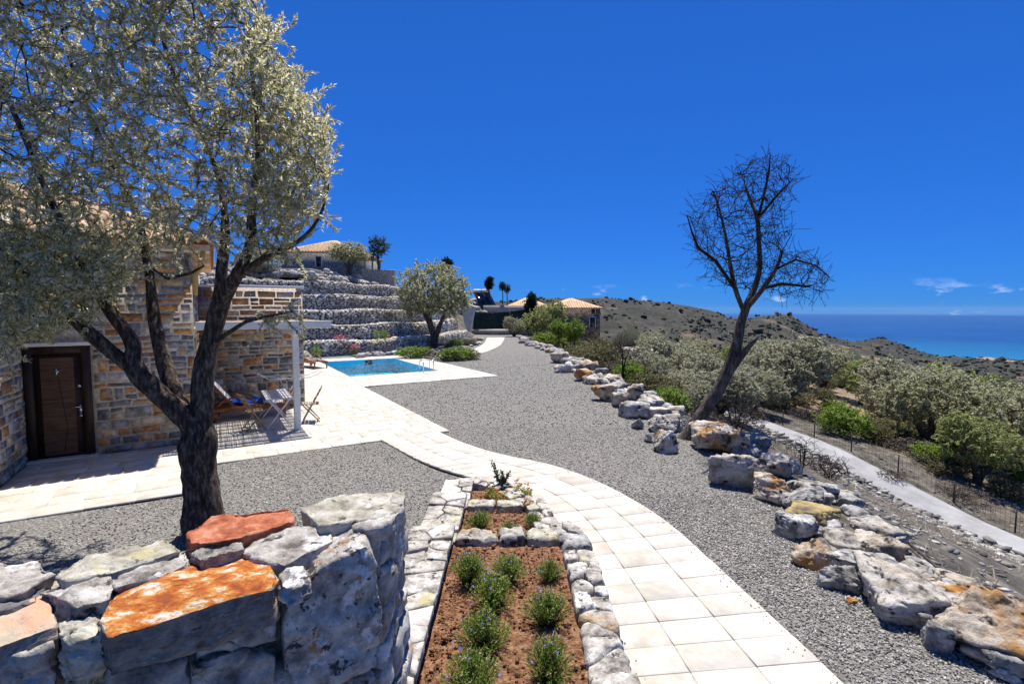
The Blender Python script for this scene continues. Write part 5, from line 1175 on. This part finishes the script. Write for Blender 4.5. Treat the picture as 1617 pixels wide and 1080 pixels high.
for x, Y, h, pr, lab, w in [(1340,29,60,GRB,'vivid green bush beside the road below the tan patch',1.2),(1322,34,50,GRB,'smaller bright green bush left behind the vivid one',.9),(1060,16.5,46,GRB,'bright green bush behind the middle boulders',1.2),(1040,20,60,SCB,'yellow green bush beneath the low spreading olive',1.2),(995,24,48,GRB,'green shrub beside the bare little tree',1),(945,31,52,SCB,'rusty green bush behind the far boulders',1.25),(925,36,40,SCB,'brown green shrub next to the small pines',1.2),(965,27,40,DRB,'dry brown brush below the bare little tree',1.3),(868,42,34,GRB,'low green shrub between far boulders and pines',1.4),(1450,27,40,DRB,'reddish dry brush behind the wire fence',2.2),(1500,25,44,DRB,'dry purple brown brush under the right grove',2.2),(1395,31,34,DRB,'dry brush at the road verge right of the vivid bush',1.8),(1290,33,40,DRB,'dry brush at the far road verge',1.8),(1190,31,34,DRB,'grey dry brush along the upper road',1.8),(1320,16.5,66,DRB,'dry brown bush on the bank beside the burnt one',.9),(1275,13.5,84,BURN,'black burnt bush on the bank above the road',.75),(1170,13.8,74,BURN,'charred shrub right behind the dead tree',.9),(1120,15,50,DRB,'grey brush left under the dead trunk',1.2),(1215,17,46,BURN,'small charred shrub near the road',1.1),(985,22.5,92,BAR,'small bare tree behind the far boulders',.75),(1165,19,110,BURN,'tall charred shrub close to the upper road',.7),(1010,30,44,SCB,'dull green bush right of the bare little tree',1.4),(1080,24,44,DRB,'pale dry brush above the bright green bush',1.6),(890,52,30,SCB,'bush below the right far house',1.5),(840,58,46,SCB,'dark shrub beside the green shade net',1.2),(862,50,56,OLV[1],'grey olive between shade net and small pines',1.1),(812,52,30,OLV[2],'pale shrub at the right end of the shade net',1.0),(1535,22,30,DRB,'low dry brush right behind the fence posts',2.4),(1130,36,40,SCB,'scrub bush on the upper bend of the road',1.5),(1420,23,26,DRB,'small dry tuft at the fence foot',1.6)]:
    treepx(pr, x, Y, h, {id(GRB): 1.9, id(SCB): 1.7, id(DRB): 2.0, id(BURN): 1.9, id(BAR): 3.2}.get(id(pr), 3.2), rg.uniform(0, 6.28), lab, 'tree' if pr in (BAR, OLV[1], OLV[2]) else 'bush', None, w)
treepx(PINL, 882, 40, 55, 3.0, .3, 'left one of two small yellow green pines below the far house', 'tree', None, 1.05); treepx(PINL, 908, 39, 64, 3.0, 1.9, 'right and taller one of two small yellow green pines', 'tree', None, 1.05)
treepx(CYP, 838, 56, 68, 3.85, 1.0, 'dark bushy cypress standing between the two far houses', 'tree', None, .95)
rs2 = np.random.default_rng(404)
for lab, pr, hu, n, hr, box_ in [('low grey green scrub bush among the olives below the road', SCB, 1.7, 26, (22, 46), (1380, 1640, 22, 44)), ('low olive green scrub bush on the slope behind the dead tree', SCB, 1.7, 16, (22, 42), (1075, 1330, 34, 62)), ('small bright green shrub scattered among the grove olives', GRB, 1.9, 9, (20, 40), (1400, 1640, 24, 46)), ('pale silvery shrub between boulders and road left of the dead tree', OLV[2], 3.2, 9, (34, 62), (985, 1120, 20, 40)), ('dull green shrub between the far boulders and the valley', SCB, 1.7, 14, (20, 40), (900, 1070, 26, 55))]:
    for k in range(n):
        x = rs2.uniform(box_[0], box_[1]); Y = rs2.uniform(box_[2], box_[3]); X = (x-808.5)/FPX*Y; sr = (X-edgeX(Y))/np.interp(Y, KY, KS)
        if sr < 1.5 or 12.2 < sr < 18.2: continue
        treepx(pr, x, Y, rs2.uniform(*hr), hu, rs2.uniform(0, 6.28), lab, 'bush', lab.split(' ')[0]+' '+lab.split(' ')[1]+' bushes '+' '.join(lab.split(' ')[-4:]), rs2.uniform(.9, 1.5), name='bush')
# trees on the terraces
p = G(686, 549); s = 108/FPX*p[1]/3.4; put(OLV[0], p, (s*1.0, s*1.0, s*1.12), 2.4, 'silvery olive tree in front of the gabion terraces', 'tree', 'olive trees by the terraces')
put(CYP, P(703, 470, 46), .95, .5, 'dark evergreen top showing above the terrace olive', 'tree')
put(PIN, P(598, 432, 47), (1.28, 1.28, 1.12), 2.2, 'lone round topped pine on the crest above the terraces', 'tree')
put(OLV[0], P(552, 432, 43), (1.0, 1.0, .72), .7, 'grey olive below the crest house', 'tree', 'olive trees by the terraces')
put(OLV[2], P(410, 440, 36), (.9, .9, .7), .7, 'olive shrub on the crest left of the house roof', 'tree', 'olive trees by the terraces')
put(CYP, P(772, 462, 66), (.9, .9, .55), .5, 'small dark tree behind the solar heaters', 'tree'); 
for k, (x, y0, y1) in enumerate([(793.5, 452, 497), (800.5, 456, 497)]):
    Y = 64; b = P(x, y1, Y); t_ = P(x, y0, Y); pm = thing('young_tree', b, f'{"left taller" if k == 0 else "right shorter"} of two thin stemmed young trees near the far house', 'tree', 'thin young trees')
    part('trunk', tube([b, (b+t_)/2+AX*.05, t_], [.09, .07, .05], 6), MT['bark'], pm); rgp = np.random.default_rng(k); S0 = in_ell(420, t_, (.42, .42, .55), rgp); part('crown', leaf_quads(S0, rgp.normal(size=(420, 3))+np.array((0, 0, .3)), .3, .08, rgp), MT['cyp'], pm, kind='stuff')
# ============================================================ PLANTER PLANTS
def lav(seed):
    rg = np.random.default_rng(seed); n = 190; th = rg.uniform(0, 6.28, n); inc = rg.uniform(.0, 1.0, n)**.8; tip = np.stack([np.cos(th)*inc*.2, np.sin(th)*inc*.2, .05+.25*np.sqrt(1-inc**2*.92)*rg.uniform(.7, 1.12, n)], 1); base = tip*np.array((.35, .35, 0))
    st = join([tube([b, (b+t)/2+np.array((0, 0, .03)), t], [.0025, .002, .001], 3, False) for b, t in zip(base, tip)])
    k = 22; f = rg.uniform(.3, 1.02, (n, k)); S0 = (base[:, None]+(tip-base)[:, None]*f[..., None]).reshape(-1, 3)+rg.normal(size=(n*k, 3))*.006; D = np.repeat(tip-base, k, 0); D = D/np.linalg.norm(D, axis=1)[:, None]+rg.normal(size=D.shape)*.55
    lv = leaf_quads(S0, D, rg.uniform(.018, .036, n*k), rg.uniform(.003, .006, n*k), rg)
    fl = tip[rg.choice(n, 7, False)]*1.06; q = np.repeat(fl, 7, 0); fv = leaf_quads(q, rg.normal(size=q.shape)*np.array((1, 1, .4))+np.array((0, 0, .3)), .014, .010, rg)
    dr = tip[rg.choice(n, 45, False)]*np.array((1.02, 1.02, 1)); q = np.repeat(dr, 5, 0); dv = leaf_quads(q, rg.normal(size=q.shape), .010, .007, rg)
    return st, lv, fv, dv
LV = [lav(400+k) for k in range(4)]; LVM = [[raw_mesh(nm, *v, MT[mm]) for nm, v, mm in zip(('stems', 'leaves', 'flowers', 'seed_heads'), l, ('twig', 'lav', 'flblue', 'dry_flower'))] for l in LV]
for k, (x, y, z, s, lab) in enumerate([(742,922,.42,1.12,'left shrub of the back pair in the nearest planter bed'),(803,912,.42,1.05,'middle shrub against the white cross wall in the nearest bed'),(778,955,.42,.95,'pale tipped shrub just in front of the back pair'),(868,915,.42,.95,'blue flowered shrub at the back right of the nearest bed'),(863,985,.42,1.0,'green shrub at the middle right of the nearest bed'),(763,1022,.42,.88,'lone shrub at the middle left of the nearest bed'),(868,1072,.42,.98,'shrub with dry seed heads at the front right of the bed'),(745,1105,.42,1.05,'blue flowered shrub at the bottom frame edge'),(757,836,.21,.8,'leftmost shrub of the middle planter bed'),(803,848,.21,.78,'centre shrub of the middle planter bed'),(842,830,.21,.75,'back right shrub of the middle planter bed'),(856,850,.21,.62,'small front right shrub of the middle planter bed')]):
    p = G(x, y, z); t = thing('lavender_shrub', p, lab, 'shrub', 'shrubs in the stepped planter'); s *= .9*rng.uniform(.82, 1.15); t.scale = (s*rng.uniform(.95, 1.2), s*rng.uniform(.95, 1.2), s*rng.uniform(.8, 1.02)); t.rotation_euler = (0, 0, k*1.7)
    for nm, me in zip(('stems', 'leaves', 'flowers', 'seed_heads'), LVM[k % 4]):
        o = bpy.data.objects.new(nm, me); COL.objects.link(o); o.parent = t; o['kind'] = 'stuff'
    if k % 3 == 2: pass
p = G(793, 772, .07); t = thing('leafy_plant', p, 'dark leafy upright plant at the tip of the planter', 'plant'); rg = np.random.default_rng(5); MT['darkleaf'] = leafmat('dark leaf', [(0, (.01, .018, .012)), (.7, (.03, .05, .025)), (1, (.09, .11, .06))], .15)
for k in range(9):
    th_ = rg.uniform(0, 6.28); q = [p, p+np.array((.05*math.cos(th_), .05*math.sin(th_), .12)), p+np.array((.12*math.cos(th_), .12*math.sin(th_), .24+.06*k/3*(k > 6)))]
    if k == 8: q = [p, p+np.array((-.08, 0, .2)), p+np.array((-.17, .02, .42))]
    part('stem', tube(q, [.012, .010, .006], 5, False), MT['darkleaf'], t); S0 = np.array([q[0]+(q[2]-q[0])*f for f in np.linspace(.25, 1, 9)]); S0 = np.repeat(S0, 3, 0); part('leaves', leaf_quads(S0, rg.normal(size=S0.shape)+np.array((0, 0, .4)), .055, .03, rg), MT['darkleaf'], t, kind='stuff')
for k, (x, y, lab) in enumerate([(775,786,'left orange marigold clump in the far planter bed'),(790,793,'small orange marigold clump at the front of the far bed'),(820,778,'tall orange marigold clump at the right of the far bed'),(832,786,'red orange marigold at the right wall of the far bed')]):
    p = G(x, y, .07); t = thing('marigold', p, lab, 'flower', 'marigolds in the far planter bed'); S0 = in_ell(150, p+ZX*.08, (.09, .09, .08), rg); part('leaves', leaf_quads(S0, rg.normal(size=S0.shape)+np.array((0, 0, .3)), .04, .014, rg), MT['lav'], t, kind='stuff')
    for j in range(7):
        c = p+np.array((rg.uniform(-.09, .09), rg.uniform(-.09, .09), rg.uniform(.08, .2))); q = np.repeat(c[None], 12, 0); part('flower', leaf_quads(q, rg.normal(size=q.shape)*np.array((1, 1, .5))+np.array((0, 0, .3)), .028, .018, rg), MT['florange'], t)
# plants at the foot of the gabions
for k, (x, y, h, mm, lab) in enumerate([(538,561,1.25,'flpink','pink oleander in front of the lowest gabion wall left of centre'),(560,562,.7,'flpink','low pink flowering plant right of the pink oleander'),(618,552,1.1,'flpink','dark pink oleander at the middle of the gabion foot'),(500,566,.8,'lime_leaf','light green young plant by the house corner'),(498,545,.9,'lime_leaf','light green plant on the lowest terrace near the house'),(596,538,.7,'lime_leaf','left yellow green plant on the lowest terrace'),(608,538,.7,'lime_leaf','right yellow green plant on the lowest terrace')]):
    z = .85 if y < 549 else 0; p = G(x, y if z == 0 else y+1, 0) if z == 0 else P(x, y, 31.8)
    t = thing('flowering_plant', p, lab, 'plant'); S0 = in_ell(220, p+ZX*h*.5, (h*.32, h*.32, h*.45), rg); part('leaves', leaf_quads(S0, rg.normal(size=S0.shape)+np.array((0, 0, .6)), .13, .035, rg), MT['lime_leaf'], t, kind='stuff')
    part('stem', tube([p, p+ZX*h*.8], [.02, .01], 4, False), MT['bark'], t)
    if mm == 'flpink': S0 = in_ell(150, p+ZX*h*.8, (h*.34, h*.34, h*.25), rg); part('flowers', leaf_quads(S0, rg.normal(size=S0.shape), .09, .07, rg), MT['flpink'], t, kind='stuff')
for k, (x, y, sx) in enumerate([(652,566,1.3),(668,561,1.0),(700,569,1.6),(722,569,1.4),(742,566,1.2),(698,552,1.2),(718,549,1.2),(735,545,1.1),(752,541,1.0)]):
    p = G(x, y); put([GRB, SCB, DRB][k % 3], p, (sx*.8, sx*.5, sx*.35), k*1.3, ['light green low plant', 'olive green low plant', 'dry twiggy low plant'][k % 3]+[' at the pool deck corner', ' behind the deck corner', ' left in the front strip of the far bed', ' in the middle of the front strip of the far bed', ' at the right end of the far bed', ' under the terrace olive', ' right of the terrace olive trunk', ' between the far bed rocks', ' by the shade net post'][k], 'plant')
for k in range(34):
    f = rg.uniform(0, 1); x = 655+f*105; y = np.interp(f, [0, .6, 1], [562, 553, 541])+rg.uniform(-6, 2); p = G(x, y); sz = rg.uniform(.25, .55); V, F = rock((sz*1.3, sz, sz*.7), 2, 5000+k, 9, .06); V = rotz(V, rg.uniform(0, 6.28))+p+ZX*sz*.15
    solo('boulder', (V, F), MT[rg.choice(['lime', 'limeg'])], 'pale edging stone of the far planting bed under the terrace olive', 'boulder', 'edging stones of the far planting bed')

# ============================================================ FAR HOUSES, NET, SOLAR HEATERS, FENCE
MT['wall_brown'] = mat('brown rubble wall', [(.3, (.06, .045, .035)), (.5, (.17, .125, .09)), (.7, (.32, .25, .18))], 2.6, 8, .9, .6, 6)
def hiphouse(name, x0, x1, Y, dep, yeave, yridge, ybase, label, wins, wall='greyst', ry=0.12):
    X0, X1 = (x0-808.5)/FPX*Y, (x1-808.5)/FPX*Y; ze = P(0, yeave, Y)[2]; zr = P(0, yridge, Y+dep/2)[2]; zb = P(0, ybase, Y)[2]
    t = thing(name, ((X0+X1)/2, Y+dep/2, zb), label, 'house'); o = .35; EX, EY = np.array((1., 0, 0)), np.array((0, 1., 0))
    bx_ = lambda a, b, c, d, e, f: box(((a+b)/2, (c+d)/2, (e+f)/2), (b-a)/2, (d-c)/2, (f-e)/2, EX, EY)
    w = part('wall', bx_(X0+o, X1-o, Y+o, Y+dep-o, zb-1.5, ze), MT[wall], t)
    h = dep/2; rp = np.array([(X0, Y, ze), (X1, Y, ze), (X1, Y+dep, ze), (X0, Y+dep, ze), (X0+min(h, (X1-X0)/2-.3), Y+h, zr), (X1-min(h, (X1-X0)/2-.3), Y+h, zr), (X0, Y, ze-.15), (X1, Y, ze-.15), (X1, Y+dep, ze-.15), (X0, Y+dep, ze-.15)])
    rf = part('roof', (rp, [(0,1,5,4),(1,2,5),(2,3,4,5),(3,0,4),(0,6,7,1),(1,7,8,2),(3,9,6,0),(9,8,7,6)]), MT['tile'], t)
    rw = []; sv = np.array((0, h, zr-ze)); ll = np.linalg.norm(sv); 
    for xx in np.arange(X0+.2, X1, .3):
        f = min(1, (xx-X0)/h, (X1-xx)/h); f = max(f, .02); rw.append(tube([(xx, Y, ze+.03), (xx, Y+h*f, ze+(zr-ze)*f+.03)], .075, 4, False))
    part('tile_rows', join(rw), MT['tile'], rf, kind='stuff')
    for k, (wx0, wx1, wy0, wy1) in enumerate(wins):
        a, b = (wx0-808.5)/FPX*Y, (wx1-808.5)/FPX*Y; zt, zb2 = P(0, wy0, Y)[2], P(0, wy1, Y)[2]
        f = part('window', join([bx_(a-.08, a, Y+o-.08, Y+o, zb2, zt+.08), bx_(b, b+.08, Y+o-.08, Y+o, zb2, zt+.08), bx_(a, b, Y+o-.08, Y+o, zt, zt+.08)]), MT['white_wall'], t); part('pane', bx_(a, b, Y+o-.03, Y+o-.005, zb2, zt), MT['glass'], f)
    return t
hiphouse('stone_house', 862, 953, 60, 9, 486, 471, 519, 'far right stone house with pale tiled hip roof and white framed door', [(932, 940, 501, 517), (934, 940, 488, 496)], 'wall_brown')
hiphouse('stone_house', 795, 873, 74, 10, 485, 470, 505, 'far left stone house with tiled hip roof behind the dark cypress', [], 'wall_brown')
hiphouse('stone_house', 438, 570, 52, 10, 397, 380, 428, 'stone house with tiled roof on the crest above the terraces', [(500, 508, 405, 420)], 'slate')
ph = P(590, 412, 50); t = thing('pergola', P(585, 428, 50), 'small timber shelter frame beside the crest house', 'pergola')
for x in (576, 588): part('post', bbox(bar(P(x, 428, 50), P(x, 411, 50), .14), .01), MT['tkgrey'], t)
part('beam', bbox(bar(P(568, 411, 50), P(590, 411, 50), .16), .01), MT['tkgrey'], t)
part('roof_board', bbox(box(P(579, 410, 51), .8, 1.0, .05, np.array((1., 0, 0)), np.array((0, 1., 0))), .01), MT['tkgrey'], t)
solo('retaining_wall', bbox(box(P(598, 428, 46)-ZX*1.0, 1.5, .3, 1.1, np.array((1., 0, 0)), np.array((0, 1., 0))), .03), MT['greyst'], 'low stone wall at the foot of the lone crest pine', 'wall')
solo('terrace_block', bbox(box(P(455, 425, 42)-ZX*.4, 2.4, 1.2, .35, np.array((1., 0, 0)), np.array((0, 1., 0))), .03), MT['tanwall'], 'pale low terrace block left of the crest house', 'wall')
for k, x in enumerate((757, 770)):
    Y = 66; b = P(x, 482, Y); t = thing('solar_water_heater', b, f'{"left" if k == 0 else "right"} roof solar heater with white tank on the rocky bank', 'solar heater', 'solar heaters'); ex = np.array((1., 0, 0))
    tp = P(x-3, 462, Y+.6); lo = P(x+7, 483, Y-.8); d = tp-lo; part('panel', box((tp+lo)/2, .62, .04, np.linalg.norm(d)/2, *[np.array(v) for v in (lambda fr: (fr[0], fr[1], fr[2]))(frame_of(d))]), MT['panel'], t)
    part('tank', tube([tp-ex*.65+ZX*.2, tp+ex*.65+ZX*.2], .24, 8), MT['white_wall'], t, smooth=True); part('stand', bar(b, tp, .07), MT['iron'], t); part('stand', bar(b+ex*.8, tp+ex*.5, .07), MT['iron'], t)
Y = 56; t = thing('shade_net_fence', P(787, 527, Y), 'dark green shade net fence across the end of the yard', 'fence')
n = 40; Vn = []
for i in range(n):
    f = i/(n-1); x = 747+f*86; yt = 493+6*math.sin(math.pi*f)*.5-5*f; yb = 521-1.5*math.sin(3*f); dx = .12*math.sin(11*f)+.06*math.sin(29*f)
    for j in range(8): g_ = j/7; Vn.append(P(x, yt+(yb-yt)*g_, Y+dx*(1+.5*math.sin(5*g_+7*f))))
i = (np.arange(n-1)[:, None]*8+np.arange(7)[None]).ravel(); part('net', (np.array(Vn), np.stack([i, i+1, i+9, i+8], -1)), MT['net'], t, smooth=True)
for x in (746, 775, 805, 834): part('post', tube([P(x, 530, Y+.1), P(x, 488 if x > 750 else 476, Y+.1)], .05, 6), MT['iron'], t)
solo('concrete_kerb', box((P(742, 524, Y)+P(832, 524, Y))/2+np.array((0, .3, -.05)), 3.4, .35, .33, np.array((1., 0, 0)), np.array((0, 1., 0))), MT['tanwall'], 'low pale concrete kerb under the shade net', 'kerb')
q = [P(728, 480, 50), P(733, 477, 50), P(749, 484, 50), P(742, 524, 49), P(738, 524, 49), P(732, 505, 49.5)]
V = np.array(q+[p+np.array((.1, .8, 0)) for p in q]); n = 6
solo('concrete_ramp_wall', (V, [tuple(range(n))[::-1], tuple(range(n, 2*n))]+[(i, (i+1) % n, n+(i+1) % n, n+i) for i in range(n)]), MT['tanwall'], 'pale tan concrete wall end left of the shade net', 'wall')
solo('garden_wall', box(P(800, 489, 64), 3.0, .25, .55, np.array((1., 0, 0)), np.array((0, 1., 0))), MT['cap_rust'], 'long low stone wall in front of the far left house', 'wall')
V, F = rock((9, 5, 2.6), 4, 88, 10, .08); V = V+onter(1010, 0, 58)+ZX*.2; solo('rock_outcrop', (V, F), MT['lime'], 'pale rocky spoil heap right of the far house', 'rock')
V, F = rock((6, 4, 1.8), 4, 89, 10, .08); V = V+onter(1062, 0, 64)+ZX*.2; solo('rock_outcrop', (V, F), MT['limeg'], 'grey rocky heap beyond the bare little tree', 'rock')
# wire fence beyond the road
fy = np.linspace(11, 34, 12); fp = [np.array((roadX(y, 17.1), y, float(near_z(roadX(y, 17.1), y)))) for y in fy]
t = thing('wire_fence', fp[4], 'dark wire mesh fence along the far side of the road', 'fence'); wires = []
for p in fp: part('post', tube([p-ZX*.1, p+ZX*1.0], .03, 6), MT['iron'], t)
for a_, b_ in zip(fp[:-1], fp[1:]):
    for z in np.linspace(.06, .96, 7): wires.append(tube([a_+ZX*z, b_+ZX*z], .0045, 3, False))
    for f in np.linspace(0, 1, 14)[1:-1]: p = a_+(b_-a_)*f; wires.append(tube([p+ZX*.06, p+ZX*.96], .0045, 3, False))
part('wire_mesh', join(wires), MT['iron'], t)
# black irrigation hose behind the boulders
hy = np.linspace(3, 12, 60); hp = np.array([(edgeX(y)+1.15+.1*math.sin(y*1.3), y, float(near_z(edgeX(y)+1.15+.1*math.sin(y*1.3), y))+.04) for y in hy]); solo('irrigation_hose', tube(hp, .018, 6), MT['iron'], 'thin black irrigation hose running behind the near boulders', 'hose')
# scattered white farm buildings in the valley
for k, (x, y, Y) in enumerate([(1342, 563, 1150), (1352, 564, 1160), (1560, 583, 900), (1530, 592, 800), (1580, 601, 700), (1478, 578, 1300)]):
    p = onter(x, 0, Y); V, F = bbox(box(p+ZX*3, 9 if k < 2 else 5, 6, 4, np.array((1., 0, 0)), np.array((0, 1., 0))), .3); solo('farm_building', (V, F), MT['white_wall'], ['longest white farm shed in the valley', 'white farm shed next to the longest one', 'tiny white building on the right valley side', 'tiny white building above the olive grove', 'lowest tiny white building on the wooded slope', 'small white building near the coast plain'][k], 'building', 'far valley buildings')
# scrub on the far hills
rg = np.random.default_rng(55); nb = 23000; Yb = np.exp(rg.uniform(math.log(90), math.log(2300), nb)); ub = rg.uniform(-.15, 1.25, nb); Xb = ub*Yb
dens = np.sin(Xb/60+2)*np.cos(Yb/75)+.6*np.sin(Xb/23+Yb/31)+.5*np.sin(Yb/140-Xb/90); ok = dens+rg.normal(size=nb)*.6 > -.45; Xb, Yb = Xb[ok], Yb[ok]; zb = ter_z(Xb, Yb); sz = (1.6+rg.gamma(1.5, 1.7, len(Xb)))*np.interp(Yb, [90, 400, 2300], [.7, 1, 1.7])
ok = zb > -249; MT['scrub'] = mat('maquis scrub', [(.3, (.02, .025, .015)), (.6, (.04, .045, .027)), (.8, (.065, .068, .043))], .02, 4, .95, 0, 1, island=.45)
LIB = []
for k in range(6):
    V, F = ico(1); r2 = np.random.default_rng(k); LIB.append((V*(1+.28*r2.normal(size=(len(V), 1)))*np.array((.5, .5, .4))+np.array((0, 0, .2)), F))
solo('hill_scrub', scatter_rocks(np.stack([Xb, Yb, zb], 1)[ok], sz[ok], 56, LIB), MT['scrub'], 'dark scrub and trees dotted over the far hillsides', 'scrub', kind='stuff', at=(0, 0, 0))
# low dry grass tufts on the bank and grove floor
rg = np.random.default_rng(58); n = 9000; Y = rg.uniform(5, 70, n); s = rg.uniform(.6, 60, n)**1; X = edgeX(Y)+s; ok = (np.abs((s/np.interp(Y, KY, KS))-15.1) > 1.7) & (X/Y < 1.25); X, Y = X[ok], Y[ok]; z = ter_z(X, Y); k = 5
S0 = np.repeat(np.stack([X, Y, z], 1), k, 0)+rg.normal(size=(len(X)*k, 3))*np.array((.06, .06, 0)); D = rg.normal(size=S0.shape)*.5+np.array((0, 0, 1)); solo('dry_grass', leaf_quads(S0, D, rg.uniform(.1, .28, len(S0)), .014, rg), MT['dry_flower'], 'dry grass tufts on the bank and grove floor', 'grass', kind='stuff', at=(0, 0, 0))

# ============================================================ HAZE over land and sea
hm = bpy.data.materials.new('sea haze'); hm.use_nodes = True; hn = hm.node_tree.nodes; hn.remove(hn['Principled BSDF'])
pv = hn.new('ShaderNodeVolumePrincipled'); pv.inputs['Color'].default_value = (.66, .82, 1.0, 1); pv.inputs['Density'].default_value = 6e-6; pv.inputs['Anisotropy'].default_value = 0.0
hm.node_tree.links.new(pv.outputs[0], hn['Material Output'].inputs['Volume'])
V = np.array([(x, y, z) for z in (-251.5, 90.) for x, y in ((-30000., -1500.), (30000., -1500.), (30000., 30000.), (-30000., 30000.))])
hz = solo('haze', (V, BOXF), hm, 'thin blue haze over the valley and the sea', 'haze', kind='stuff', at=(0, 0, -251.5))
